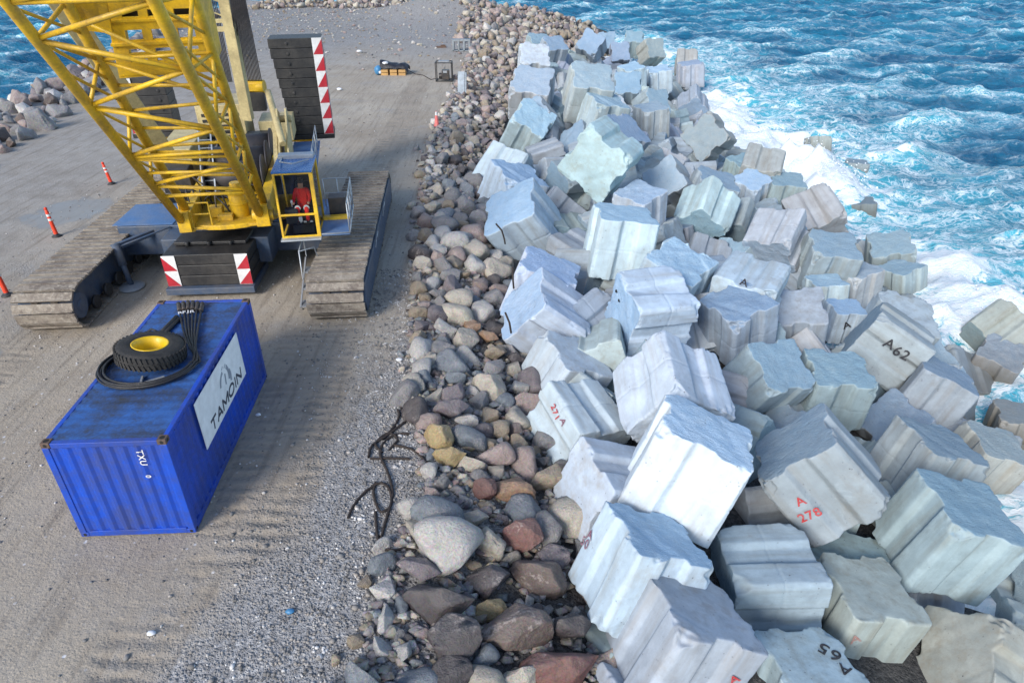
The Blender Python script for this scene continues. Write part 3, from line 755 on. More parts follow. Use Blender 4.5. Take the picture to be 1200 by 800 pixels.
# black lifting straps caught on the rubble-side blocks
def strap(label, pts, Y0):
    mb = MB(); P = [hy(x, y, Y0+dy) for x, y, dy in pts]
    sm = []
    for a_, b_ in zip(P, P[1:]): sm += [a_.lerp(b_, k/4) for k in range(4)]
    mb.path(sm+[P[-1]], .035, 6); o = mb.build('lifting_strap', M['rope_dark']); tag(o, label, 'strap', 'straps caught between blocks and rubble')
strap('short curved black strap hanging on the scribbled block', [(581, 262, -1.3), (588, 270, -1.4), (591, 280, -1.5), (592, 286, -1.5)], 27.3)
strap('straight black strap beside the flat squeezed white block', [(601, 313, -.9), (601, 326, -1.0), (602, 338, -1.0)], 21.5)
strap('hooked black strap at the foot of the ridged block', [(592, 366, -.7), (597, 378, -.9), (599, 390, -.9)], 19.3)
# ------------------------------------------------------------------ rubble stones
def rock_shape(seed, angular, sub=3):
    r_ = random.Random(seed); bm = bmesh.new(); bmesh.ops.create_icosphere(bm, subdivisions=sub, radius=1)
    pl = []
    for i in range(8 if angular else 11):
        n = Vector((r_.gauss(0, 1), r_.gauss(0, 1), r_.gauss(0, 1))).normalized(); pl.append((n, r_.uniform(.45, .85) if angular else r_.uniform(.58, .92)))
    sc = Vector((r_.uniform(.95, 1.15), r_.uniform(.75, 1.0), r_.uniform(.6, .85)))
    off = Vector((seed*3.7, seed*1.3, 0)); k = 16.0 if not angular else 60.0
    for v in bm.verts:
        d = v.co.normalized(); acc = 1.08**-k
        for n, h in pl:
            q = d.dot(n)
            if q > .05: acc += (h/q)**-k
        rr = acc**(-1.0/k)
        rr *= 1.12*(1 + .09*noise.noise(d*1.6+off) + .06*noise.noise(d*4+off) + .03*noise.noise(d*9+off))
        v.co = Vector((d.x*sc.x, d.y*sc.y, d.z*sc.z))*rr
    me = bpy.data.meshes.new('rubble_stone'); bm.to_mesh(me); bm.free(); me.materials.append(M['rock'])
    me.polygons.foreach_set('use_smooth', [True]*len(me.polygons))
    return me
def quarry_shape(seed, fine=True):
    r_ = random.Random(seed*31+5); bm = bmesh.new(); sc = Vector((1.0, r_.uniform(.62, .92), r_.uniform(.52, .80)))
    for i in range(r_.randint(13, 19)):
        d = Vector((r_.gauss(0, 1), r_.gauss(0, 1), r_.gauss(0, 1))).normalized()*r_.uniform(.86, 1.08); bm.verts.new((d.x*sc.x, d.y*sc.y, d.z*sc.z))
    bmesh.ops.convex_hull(bm, input=bm.verts)
    bmesh.ops.delete(bm, geom=[v for v in bm.verts if not v.link_faces], context='VERTS')
    bmesh.ops.dissolve_limit(bm, angle_limit=R(14), verts=bm.verts, edges=bm.edges)
    bmesh.ops.bevel(bm, geom=list(bm.edges), offset=.055 if fine else .05, segments=2 if fine else 1, profile=.55, affect='EDGES', clamp_overlap=True)
    bmesh.ops.triangulate(bm, faces=bm.faces)
    if fine: bmesh.ops.subdivide_edges(bm, edges=[e for e in bm.edges if e.calc_length() > .12], cuts=2, use_grid_fill=True); bmesh.ops.triangulate(bm, faces=bm.faces)
    off = Vector((seed*3.1, 0, seed*1.7))
    for v in bm.verts: v.co += v.co.normalized()*(.075*noise.noise(v.co*1.7+off)+.045*noise.noise(v.co*4.3+off)+.02*noise.noise(v.co*10+off))
    me = bpy.data.meshes.new('rubble_stone'); bm.to_mesh(me); bm.free(); me.materials.append(M['rock']); me.polygons.foreach_set('use_smooth', [True]*len(me.polygons)); return me
RS = [quarry_shape(i) for i in range(14)] + [rock_shape(i, i % 2 == 0) for i in range(6)]
RV = []
for me in [quarry_shape(100+i, False) for i in range(12)]:
    RV.append((np.array([v.co[:] for v in me.vertices]), np.array([p.vertices[:] for p in me.polygons])))
ROCKC = {
 'grey': (.29, .29, .295), 'dark': (.085, .075, .08), 'purple': (.21, .185, .20), 'blue': (.21, .25, .29), 'tan': (.36, .30, .22),
 'cream': (.52, .48, .40), 'white': (.60, .59, .56), 'yellow': (.44, .34, .17), 'red': (.21, .105, .09), 'orange': (.38, .24, .15), 'pink': (.40, .32, .295), 'brown': (.15, .115, .10)}
GR = 'loose rubble stones between the roadway and the blocks'
def put_rock(mesh, p, size, col, label, group=GR, rot=None, sq=(1, 1.08, 1.22)):
    o = bpy.data.objects.new('rubble_stone', mesh); COL.objects.link(o)
    o.location = p; o.rotation_euler = rot or (rnd.uniform(-.4, .4), rnd.uniform(-.4, .4), rnd.uniform(0, 6.28)); o.scale = (size*sq[0], size*sq[1], size*sq[2])
    k = rnd.uniform(.85, 1.15); o.color = (*[c*k for c in ROCKC[col]], 0)
    return tag(o, label, 'stone', group)
HERO = [
 (516,511,35,36,'yellow','yellow tan stone with flat faces beside the tangled black rope'),
 (529,534,38,30,'yellow','second yellow stone, leaning against the first one by the tangled rope'),
 (504,551,18,18,'white','small round white pebble stone just left of the yellow pair'),
 (553,540,40,22,'cream','long cream stone right of the yellow pair'),
 (580,533,30,28,'pink','pinkish grey stone right of the long cream one'),
 (529,483,40,44,'purple','large purple grey stone above the yellow pair'),
 (547,492,26,20,'white','whitish angular stone beside the large purple grey one'),
 (551,513,34,24,'blue','blue grey stone between the yellow pair and the tan one'),
 (584,502,26,17,'tan','small tan stone close to the white ridged block'),
 (568,571,28,36,'red','rusty red brown upright stone near the long cream one'),
 (600,575,52,28,'orange','two tone orange and grey stone next to the rusty red brown one'),
 (614,599,44,28,'blue','smooth oval blue grey stone below the two tone orange one'),
 (555,606,36,28,'cream','oval cream stone left of the smooth blue grey oval'),
 (517,603,46,38,'blue','blue green stone beside the rope end'),
 (525,642,68,54,'white','largest white boulder of the rubble, flecked with grey'),
 (573,637,40,46,'cream','cream barrel shaped stone right of the largest white boulder'),
 (612,628,46,42,'red','dark red speckled stone beside the cream barrel shaped one'),
 (642,620,36,36,'grey','grey stone right of the dark red speckled one'),
 (645,652,46,30,'purple','low purple grey stone below the white notched block end'),
 (490,667,52,38,'purple','pinkish purple stone left below the largest white boulder'),
 (571,681,54,48,'dark','dark brown stone with white flecks below the cream barrel'),
 (634,674,64,42,'brown','wide brown grey slab stone beside the block painted 50'),
 (518,704,82,38,'dark','long dark slab stone with pink end'),
 (575,713,38,26,'yellow','small smooth yellow stone between the dark slabs'),
 (606,736,80,44,'brown','long brown slab stone lying right of the small yellow one'),
 (529,748,76,56,'dark','big dark tilted slab stone near the bottom'),
 (667,738,48,52,'dark','dark cube like stone with a pale pink face against the blocks'),
 (470,759,25,36,'white','narrow upright whitish stone near the bottom left of the rubble'),
 (566,767,24,28,'blue','small blue grey stone under the long brown slab'),
 (658,780,92,50,'red','red and white veined boulder at the bottom edge'),
 (612,791,52,40,'cream','cream stone cut by the bottom edge left of the veined boulder'),
 (568,793,38,30,'cream','smaller cream stone at the bottom edge'),
 (525,787,60,34,'dark','dark stone at the bottom edge below the big tilted slab'),
 (422,787,50,44,'blue','blue grey boulder at the bottom left end of the rubble'),
 (490,795,38,22,'blue','small blue stone at the bottom edge'),
 (559,296,32,24,'cream','large cream stone near the scribbled block'),
 (512,294,24,18,'white','white stone at the road edge level with the cab'),
 (535,371,34,26,'cream','cream stone in the middle of the rubble beside the crawler'),
 (539,352,30,20,'cream','flatter cream stone just above the other beside the crawler'),
 (552,382,24,18,'orange','small orange stone left of the salmon one'),
 (572,396,24,30,'orange','salmon coloured upright stone against the ridged white block'),
 (567,367,30,26,'white','white rounded stone above the salmon one'),
 (520,399,18,14,'blue','bright blue grey small stone near the road edge'),
 (542,266,16,15,'tan','tan stone among greys higher up the strip'),
 (522,268,28,20,'grey','pale grey stone at the road edge near the cab platform'),
 (535,441,26,20,'blue','blue grey rounded stone above the large purple grey one'),
]
placed = []   # x, y, r
for i, (px, py, w, h, c, lab) in enumerate(HERO):
    p = gp(px, py+h*.15, -.2)
    for _ in range(3): p = gp(px, py+h*.12, terr(p.x, p.y)+.12)
    s = w/ppm(p)/2/.84; sz = max(.45, min(1.0, (h/ppm(p)/2)/s/.82))
    ang = 'dark brown red orange purple yellow'.split()
    m = RS[(i*2) % 14] if c in ang else RS[14+i % 6] if i % 3 else RS[i % 14]
    zc = terr(p.x, p.y) + s*sz*.50
    put_rock(m, (p.x, p.y, zc), s, c, lab, rot=(rnd.uniform(-.2, .2), rnd.uniform(-.2, .2), rnd.uniform(-.35, .35)), sq=(1, max(.85, sz*1.1), max(.95, sz*1.35)))
    placed.append((p.x, p.y, s*.9))
cand = []
PALN = ['grey']*7+['purple']*2+['blue']*3+['dark']+['tan']*4+['cream']*5+['pink']*4+['white']*3
PALF = ['pink']*6+['purple']*2+['tan']*4+['grey']*2+['brown']+['cream']*4+['white']
def dart(n, gen, tries=40):
    cells = {}
    def key(x, y): return (int(x//1.5), int(y//1.5))
    for q in placed: cells.setdefault(key(q[0], q[1]), []).append(q)
    out = []
    for _ in range(n):
        x, y, r_ = gen()
        kx, ky = key(x, y); ok = True
        for dx in (-1, 0, 1):
            for dy in (-1, 0, 1):
                for q in cells.get((kx+dx, ky+dy), ()):
                    if (q[0]-x)**2+(q[1]-y)**2 < ((q[2]+r_)*.83)**2: ok = False; break
                if not ok: break
            if not ok: break
        if ok:
            cells.setdefault((kx, ky), []).append((x, y, r_)); placed.append((x, y, r_)); out.append((x, y, r_))
    return out
def gen_strip(big):
    def g():
        y = 6.4 + (rnd.random()**1.25)*104
        a, b = lerp(y, XR), lerp(y, XB)
        x = rnd.uniform(a-.1, b+1.0)
        if rnd.random() < .02: x = a - abs(rnd.gauss(0, .3))
        r_ = rnd.uniform(.30, .52) if big else rnd.uniform(.13, .27)
        if y > 70: r_ *= 1.5
        if x < a+.5: r_ *= .7
        return x, y, r_
    return g
strip = dart(9000, gen_strip(True)) + dart(9000, gen_strip(False))
# the stone mound around the far tip and the seaward shoulder up there
def gen_tip():
    y = rnd.uniform(84, 142); x = rnd.uniform(-42, 14)
    return x, y, rnd.uniform(.25, .75)
def gen_left():
    y = rnd.uniform(30, 112); x = lerp(y, XL) - rnd.uniform(-1.2, 9)
    return x, y, rnd.uniform(.35, .95)
tip = [q for q in dart(11000, gen_tip) if q[1] > YEND-4+5*noise.noise(Vector((q[0]*.05, 2, 0))) or q[0] > lerp(q[1], XR)-2.5]
left = dart(4500, gen_left)
def zrock(x, y, r_): return terr(x, y) + r_*.33 + (.5*abs(noise.noise(Vector((x*.35, y*.35, 9)))) if y > 84 else 0)
allr = [(x, y, r_, 'strip') for x, y, r_ in strip] + [(x, y, r_, 'tip') for x, y, r_ in tip] + [(x, y, r_, 'left') for x, y, r_ in left]
def screen(p):
    d = Vector(p)-CAM; z = d.dot(FW)
    return 600+FOC*d.dot(RT)/z, 400-FOC*d.dot(UP)/z
def inview(q):
    u, v = screen((q[0], q[1], zrock(*q[:3])))
    if not (-10 < u < 1210 and -10 < v < 815): return False
    if q[3] == 'left' and u > 165: return False
    return True
allr.sort(key=lambda q: -(q[2]*ppm((q[0], q[1], 0)) if inview(q) else 0))
NIND = 250
rest = MB(); restc = []
LABS = {'strip': 'stone of the rubble strip beside the roadway, packed among its neighbours', 'tip': 'stone of the far mound at the tip of the breakwater', 'left': 'boulder on the left shore of the breakwater behind the crane boom'}
CN_ = {'grey': 'grey', 'dark': 'dark grey', 'purple': 'purplish grey', 'blue': 'bluish grey', 'tan': 'tan', 'cream': 'plain cream', 'white': 'off white', 'yellow': 'yellowish', 'red': 'dull red', 'orange': 'orange tinted', 'pink': 'pinkish', 'brown': 'brown'}
rv, rf, rc = [], [], []; nb = 0; made = 0
for q in allr:
    x, y, r_, w = q; col = rnd.choice(PALN if (w == 'strip' and y < 50) else PALF if w != 'left' else ['purple', 'grey', 'brown', 'pink', 'white', 'pink', 'grey'])
    z = zrock(x, y, r_)
    if made < NIND and inview(q):
        o = put_rock(rnd.choice(RS if w == 'strip' else RS[:14]), (x, y, z), r_*1.25, col, 'ordinary ' + CN_[col] + ' ' + LABS[w], {'strip': GR, 'tip': 'stones of the far mound', 'left': 'boulders of the left shore'}[w]); made += 1
    else:
        vv, ff = RV[rnd.randrange(len(RV))]
        rot = np.array(Quaternion((rnd.uniform(-1, 1), rnd.uniform(-.4, .4), rnd.uniform(-.4, .4), rnd.uniform(-1, 1))).normalized().to_matrix())
        rv.append(vv @ rot.T * r_*1.25 + np.array([x, y, z])); rf.append(ff+nb); nb += len(vv)
        k = rnd.uniform(.8, 1.2); rc.append(np.tile([*[c*k for c in ROCKC[col]], 1.0], (len(vv), 1)))
# small chinking stones filling the gaps
for i in range(5200):
    y = 6.2 + rnd.random()**1.5*70; x = rnd.uniform(lerp(y, XR)-.25, lerp(y, XB)+.8); r_ = rnd.uniform(.07, .20)
    vv, ff = RV[rnd.randrange(len(RV))]; col = rnd.choice(PALN); k = rnd.uniform(.6, 1.1)
    rv.append(vv*r_ + np.array([x, y, terr(x, y)+r_*.3])); rf.append(ff+nb); nb += len(vv); rc.append(np.tile([*[c*k for c in ROCKC[col]], 1.0], (len(vv), 1)))
# stones strewn over the far end of the road
for i in range(2600):
    y = rnd.uniform(66, 126); x = rnd.uniform(lerp(y, XL), lerp(y, XR))
    if rnd.random() > (y-60)/50: continue
    r_ = rnd.uniform(.05, .20)*(1.8 if rnd.random() < .08 else 1); vv, ff = RV[rnd.randrange(len(RV))]; col = rnd.choice(['grey', 'grey', 'cream', 'pink', 'tan', 'white']); k = rnd.uniform(.8, 1.2)
    rv.append(vv*r_ + np.array([x, y, terr(x, y)+r_*.3])); rf.append(ff+nb); nb += len(vv); rc.append(np.tile([*[c*k for c in ROCKC[col]], 1.0], (len(vv), 1)))
def mass(name, rv, rf, rc, mat, label):
    me = bpy.data.meshes.new(name); me.from_pydata(np.concatenate(rv).tolist(), [], np.concatenate(rf).tolist()); me.materials.append(M[mat])
    me.polygons.foreach_set('use_smooth', [True]*len(me.polygons))
    if rc is not None:
        a = me.attributes.new('rock_tint', 'FLOAT_COLOR', 'POINT'); a.data.foreach_set('color', np.concatenate(rc).astype(np.float32).ravel())
    o = bpy.data.objects.new(name, me); COL.objects.link(o); return tag(o, label, kind='stuff')
mass('rubble', rv, rf, rc, 'rubble_mass', 'countless smaller and distant rubble stones along both edges and the tip')
# crushed stone lying loose on the road
rv, rf, nb = [], [], 0
IVn = np.array([v[:] for v in IV]); IFn = np.array(IF)
for i in range(9000):
    if i < 6500:
        y = rnd.uniform(6, 24); x = lerp(y, XR) - abs(rnd.gauss(0, 1.7)) + .3
    else:
        y = rnd.uniform(6, 60); x = rnd.uniform(-22, lerp(y, XR))
    r_ = rnd.uniform(.012, .035)*(2.0 if rnd.random() < .05 else 1)
    rv.append(IVn*np.array([r_*rnd.uniform(.7, 1.4), r_*rnd.uniform(.7, 1.4), r_*.7]) + np.array([x, y, terr(x, y)+r_*.3])); rf.append(IFn+nb); nb += len(IVn)
mass('gravel', rv, rf, None, 'gravel_stone', 'loose crushed stone scattered over the roadway')

# ------------------------------------------------------------------ crawler crane
TH = R(4.6); O = Vector((-11.0, 25.5, 0)); UX = Vector((math.cos(TH), math.sin(TH), 0)); UY = Vector((-math.sin(TH), math.cos(TH), 0)); RU = Matrix.Rotation(TH, 3, 'Z')
def U(x, y, z): return O + UX*x + UY*y + Vector((0, 0, z))
crane = empty('crawler_crane', O, 'large yellow lattice boom crawler crane parked across the roadway', 'crane')
for sx_ in (-1, 1):
    cx = 4.75 if sx_ > 0 else -4.40; L = 12.5; r0 = .70; W = 1.86
    mb = MB(); straight = L-2*r0-.2; per = 2*straight+2*math.pi*r0; n = 74
    for i in range(n):
        s_ = (i+.5)/n*per
        if s_ < straight: y, z, tx, tz, nx_, nz_ = -straight/2+s_, 2*r0, 1, 0, 0, 1
        elif s_ < straight+math.pi*r0:
            a_ = (s_-straight)/r0; y, z = straight/2+math.sin(a_)*r0, r0+math.cos(a_)*r0; tx, tz = math.cos(a_), -math.sin(a_); nx_, nz_ = math.sin(a_), math.cos(a_)
        elif s_ < 2*straight+math.pi*r0: y, z, tx, tz, nx_, nz_ = straight/2-(s_-straight-math.pi*r0), 0, -1, 0, 0, -1
        else:
            a_ = (s_-2*straight-math.pi*r0)/r0; y, z = -straight/2-math.sin(a_)*r0, r0-math.cos(a_)*r0; tx, tz = -math.cos(a_), math.sin(a_); nx_, nz_ = -math.sin(a_), -math.cos(a_)
        Mx = Matrix(((UX.x, UY.x*tx, UY.x*nx_), (UX.y, UY.y*tx, UY.y*nx_), (0, tz, nz_)))
        c = U(cx+rnd.uniform(-.012, .012), y, z+.05)
        pl = per/n
        mb.box(c, (W+rnd.uniform(-.03, .03), pl*.84, .075), Mx)
        mb.box(c + Mx @ Vector((0, -pl*.36, .03)), (W*.98, pl*.13, .075), Mx)
        for q in (-.30, .30): mb.box(c + Mx @ Vector((q, 0, -.09)), (.2, pl*.8, .14), Mx)
    trk = mb.build('crawler_track', M['track_shoe'], crane, .006)
    mb = MB(); prof = [U(cx-.62*1, -5.35, .28), U(cx-.62, 5.35, .28), U(cx-.62, 5.75, .75), U(cx-.62, 5.2, 1.22), U(cx-.62, -5.2, 1.22), U(cx-.62, -5.75, .75)]
    mb.prism(prof, UX*1.24)
    o = mb.build('side_frame', M['blue_frame'], trk, .02)
    mb = MB(); so = sx_*.80
    face = [U(cx+so, -5.6, .18), U(cx+so, 5.6, .18), U(cx+so, 5.95, .7), U(cx+so, 5.5, 1.2), U(cx+so, -5.5, 1.2), U(cx+so, -5.95, .7)]
    mb.prism(face, UX*(.14*sx_)); mb.build('side_plate', M['blue_frame'], trk, .02)
    mb = MB(); so = -sx_*.78
    for y in np.linspace(-4.6, 4.6, 11):
        mb = MB(); mb.tube(U(cx+so, y, .38), U(cx+so-sx_*.1, y, .38), .24, 14); mb.build('track_roller', M['black_paint'], trk)
    for y, nm in ((-5.55, 'idler_wheel'), (5.55, 'drive_sprocket')):
        mb = MB(); mb.tube(U(cx-.86, y, .75), U(cx+.86, y, .75), .42, 18); mb.tube(U(cx-.93*1, y, .75), U(cx+.93, y, .75), .2, 12); mb.build(nm, M['blue_frame'], trk)
    if sx_ > 0:
        for y in (-1.7, 1.6):
            mb = MB(); mb.path([U(cx+.95, y-.35, .95), U(cx+1.0, y-.35, 1.3), U(cx+1.0, y+.35, 1.3), U(cx+.95, y+.35, .95)], .022, 6); mb.build('grab_rail', M['galvanised'], trk)
# carbody
mb = MB(); mb.box(U(0, 0, 1.18), (7.7, 2.5, 1.15), RU); mb.box(U(0, .2, 1.15), (3.8, 5.2, 1.0), RU)
carb = mb.build('carbody', M['blue_frame'], crane, .03)
for s_ in (-1, 1):
    mb = MB(); mb.box(U(s_*2.95, 0, 1.765), (2.2, 2.3, .02), RU); mb.build('deck_plate', M['light_blue'], carb, .01)
mb = MB(); mb.lathe(U(.4, 0, 0), [(1.75, 1.6), (1.75, 1.98), (1.6, 2.0), (1.6, 2.25), (1.9, 2.27), (1.9, 2.4)], 40); mb.build('slewing_ring', M['dark_metal'], carb)
# front carbody ballast with warning boards
mb = MB(); bx0, bx1 = -1.45, 1.48
for k in range(3): mb.box(U(.02, -2.75, .62+.40*k), (2.90-.05*(k == 2), 1.95, .385), RU)
mb.box(U(.02, -2.4, 1.70), (2.5, 1.1, .12), RU)
for q in (-.75, 0, .75): mb.tube(U(q, -3.0, 1.66), U(q, -3.0, 1.80), .08, 10)
ball = mb.build('carbody_ballast', M['black_paint'], crane, .025)
mb = MB(); mb.box(U(.02, -2.85, .30), (3.05, 2.2, .24), RU); mb.build('ballast_tray', M['blue_frame'], ball, .02)
def warning_board(parent, corner, ex, ez, nrm, w, h, n, flip=False, name='warning_board'):
    mb = MB(); mb.mi = 0
    mb.prism([corner, corner+ex*w, corner+ex*w+ez*h, corner+ez*h], nrm*.012)
    mb.mi = 1; st = h/n; c = corner+nrm*.016
    for k in range(n):
        a_, b_ = (c+ez*(k*st), c+ex*w+ez*(k*st)) if not flip else (c+ex*w+ez*(k*st), c+ez*(k*st))
        top = b_+ez*st*.92
        mb.prism([a_+ez*.02*st, b_+ez*.02*st, top], nrm*.003)
    return mb.build(name, [M['white_paint'], M['red_paint']], parent)
for q, fl in ((-1.44, True), (1.02, False)):
    warning_board(ball, U(q, -3.745, .44), UX, Vector((0, 0, 1)), -UY, .45, 1.16, 2, fl)
# jack with grey pad
pad = Vector(gp(155, 337, 0)); pad.z = terr(pad.x, pad.y)
top = pad + Vector((-.35, .35, 1.45))
mb = MB(); mb.tube(pad+Vector((0, 0, .1)), top, .10, 12); mb.tube(pad+Vector((-.2, .2, .8)), top+Vector((0, 0, .12)), .15, 12)
jack = mb.build('support_jack', M['blue_frame'], crane)
mb = MB(); mb.lathe(pad, [(0, .0), (.44, .0), (.46, .05), (.40, .10), (.12, .14), (0, .14)], 28); mb.build('jack_pad', M['grey_metal'], jack)
mb = MB(); mb.bar(top, U(-2.6, -1.2, 1.5), .16, .22); mb.tube(top+Vector((.1, 0, .0)), U(-1.9, -1.3, 1.72), .035, 8); mb.build('jack_arm', M['blue_frame'], jack, .01)
# access steps on the inner side of the right crawler
mb = MB(); s0 = U(3.55, -4.6, 0)
for k in range(3):
    p = U(3.62, -5.2+.62*k, .32+.34*k); mb.box(p, (.42, .46, .05), RU); mb.bar(U(3.42, -5.45+.62*k, .30+.34*k), U(3.42, -5.45+.62*(k+1), .30+.34*(k+1)), .05); mb.bar(U(3.82, -5.45+.62*k, .30+.34*k), U(3.82, -5.45+.62*(k+1), .30+.34*(k+1)), .05)
st = mb.build('access_step', M['grey_metal'], crane)
mb = MB(); mb.path([U(3.42, -4.5, .9), U(3.42, -4.4, 1.9), U(3.42, -3.5, 2.1), U(3.42, -3.45, 1.3)], .022, 6); mb.path([U(3.42, -4.4, 1.9), U(3.9, -4.2, 1.95), U(3.9, -3.7, 1.2)], .02, 6); mb.build('handrail', M['galvanised'], st)

# upper works (turned a little to the left of the crawlers)
TU = R(12); V0 = Vector((-10.5, 25.5, 0)); VX = Vector((math.cos(TU), math.sin(TU), 0)); VY = Vector((-math.sin(TU), math.cos(TU), 0)); RV_ = Matrix.Rotation(TU, 3, 'Z')
def V(x, y, z): return V0 + VX*x + VY*y + Vector((0, 0, z))
mb = MB(); mb.box(V(-1.25, 2.6, 2.75), (.35, 12.0, .75), RV_); mb.box(V(1.25, 2.6, 2.75), (.35, 12.0, .75), RV_); mb.box(V(0, 2.6, 2.48), (2.5, 12, .1), RV_)
pts = [V(1.75*math.sin(a_), -2.2-1.3*math.cos(a_), 2.40) for a_ in np.linspace(-1.6, 1.6, 14)] + [V(1.75, 0, 2.4), V(-1.75, 0, 2.4)]
mb.prism(pts, Vector((0, 0, .16)))
upper = mb.build('upper_frame', M['yellow_paint'], crane, .02)
mb = MB()
for y, r_ in ((-.1, .52), (1.7, .58), (3.6, .6)):
    mb.tube(V(-.95, y, 3.25), V(.95, y, 3.25), r_, 26)
    for s_ in (-1, 1): mb.tube(V(s_*1.0, y, 3.25), V(s_*1.06, y, 3.25), r_+.2, 26)
mb.build('winch_drum', M['wire_rope'], upper)
mb = MB()   # front machinery: the yellow slew motor, pipes and a grab bar
mb.tube(V(.35, -2.55, 2.55), V(.35, -2.55, 3.35), .30, 20); mb.tube(V(.35, -2.55, 3.35), V(.35, -2.55, 3.55), .34, 20); mb.tube(V(.35, -2.55, 3.0), V(.35, -2.55, 3.06), .33, 20)
mb.tube(V(.35, -2.55, 3.55), V(.35, -2.55, 3.75), .18, 14)
mb.box(V(-.45, -2.5, 2.75), (.45, .4, .35), RV_); mb.box(V(-.1, -2.9, 2.66), (.5, .3, .2), RV_)
mb.build('slew_drive', M['yellow_paint'], upper, .015)
mb = MB(); rr = random.Random(8)
for k in range(16):
    x0 = rr.uniform(-1.3, .9); y0 = rr.uniform(-2.9, -1.2)
    mb.path([V(x0, y0, 2.6), V(x0+rr.uniform(-.2, .2), y0, 2.6+rr.uniform(.3, .9)), V(x0+rr.uniform(-.6, .6), y0+rr.uniform(0, .6), 2.8+rr.uniform(.1, .8)), V(x0+rr.uniform(-.6, .6), y0+1.0, 2.7)], .03, 6)
mb.build('hydraulic_hose', M['dark_metal'], upper)
mb = MB(); mb.path([V(-1.45, -3.2, 2.55), V(-1.45, -3.25, 3.35), V(-.5, -3.3, 3.35), V(-.5, -3.3, 2.55)], .035, 6); mb.path([V(-1.45, -3.25, 2.95), V(-.5, -3.3, 2.95)], .03, 6); mb.build('grab_rail', M['yellow_paint'], upper)
mb = MB(); mb.box(V(-1.0, 5.9, 4.0), (1.9, 2.4, 1.7), RV_); mb.box(V(-2.3, 3.0, 3.4), (1.2, 3.6, 1.2), RV_); mb.box(V(1.1, 6.2, 3.5), (1.4, 1.8, .9), RV_)
hs = mb.build('machine_house', M['cream_paint'], upper, .03)
mb = MB()
for k in range(5): mb.box(V(-1.0, 4.68, 3.5+.24*k), (1.5, .03, .12), RV_)
mb.build('louvre', M['black_paint'], hs)
for c_, s_ in ((V(.4, 4.6, 3.2), (1.0, .8, .9)), (V(-2.2, .6, 3.1), (1.0, .9, .9)), (V(-.5, .7, 3.95), (.7, .5, .3))):
    mb = MB(); mb.box(c_, s_, RV_); mb.build('equipment_box', M['black_paint'], upper, .02)
mb = MB()
for s_ in (-.22, .22): mb.bar(V(-.9+s_, -.9, 2.9), V(-.9+s_, .6, 4.9), .05)
for k in range(8): p = V(-.9, -.9, 2.9).lerp(V(-.9, .6, 4.9), (k+.5)/8); mb.bar(p-VX*.22, p+VX*.22, .035)
mb.build('ladder', M['galvanised'], upper)
# right side walkway behind the cab
mb = MB(); mb.box(V(2.25, 3.4, 2.62), (1.2, 6.4, .07), RV_); mb.box(V(2.25, 3.4, 2.52), (.12, 6.2, .14), RV_)
wk = mb.build('walkway', M['light_blue'], upper, .01)
mb = MB()
for y in (.4, 1.6, 2.8, 4.0, 5.2): mb.tube(V(2.8, y, 2.64), V(2.8, y, 3.7), .022, 6)
for z in (3.15, 3.7): mb.tube(V(2.8, .4, z), V(2.8, 5.2, z), .02, 6)
mb.build('handrail', M['galvanised'], wk)
# brackets of the gantry and cream gusset plates right of the boom foot
mb = MB()
for x in (1.62, 1.95): mb.prism([V(x, -1.3, 2.55), V(x, 1.9, 2.55), V(x, 2.5, 4.9), V(x, 1.9, 5.2), V(x, 1.0, 4.3)], VX*.07)
mb.tube(V(1.55, 2.1, 4.75), V(2.15, 2.1, 4.75), .14, 12); mb.bar(V(1.5, -1.0, 2.7), V(1.5, 2.0, 4.7), .16)
mb.tube(V(1.3, 3.2, 5.6), V(1.85, .4, 4.2), .13, 12)
mb.build('gantry_bracket', M['cream_paint'], upper, .012)
# rear counterweights with warning boards
def cw_stack(cx, cy, z0, w, d, n, h):
    mb = MB(); mb.box(V(cx, cy, z0-.12), (w+.1, d+.1, .22), RV_); o = mb.build('counterweight', M['black_paint'], crane, .02)
    for k in range(n):
        ww = w; w_ = w+.45*(k/(n-1.0)); mb = MB(); mb.box(V(cx-(w_-w)/2+rnd.uniform(-.015, .015), cy, z0+h*(k+.5)), (w_, d, h*.965), RV_)
        for q in (-.62, .62): mb.tube(V(cx+q*w*.5, cy-d/2-.01, z0+h*(k+.5)), V(cx+q*w*.5, cy-d/2-.05, z0+h*(k+.5)), .07, 10)
        mb.build('counterweight_slab', M['black_paint'], o, .03)
    return o
def world_to_V(p): d = p-V0; return d.dot(VX), d.dot(VY)
ax, ay = world_to_V(Vector((-9.87, 34.3, 0)))
cwr = cw_stack(ax, ay+.75, 2.5, 1.95, 1.5, 10, .44)
warning_board(cwr, V(ax+.55, ay-.045, 2.5), VX, Vector((0, 0, 1)), -VY, .45, 4.4, 6, False)
warning_board(cwr, V(ax+1.0, ay+.1, 2.5), VY, Vector((0, 0, 1)), VX, .5, 4.4, 6, True)
bx, by = world_to_V(Vector((-17.85, 34.6, 0)))
cwl = cw_stack(bx, by+.75, 2.5, 2.0, 1.5, 6, .44)
warning_board(cwl, V(bx-.98, by-.045, 2.5), VX, Vector((0, 0, 1)), -VY, .5, 2.6, 3, True)
mb = MB(); mb.bar(V(bx, by+.6, 2.2), V(ax, ay+.6, 2.2), .5, .35); mb.bar(V(0, 6, 2.5), V(0, 9.6, 2.35), 1.6, .4); mb.build('counterweight_beam', M['yellow_paint'], crane, .02)

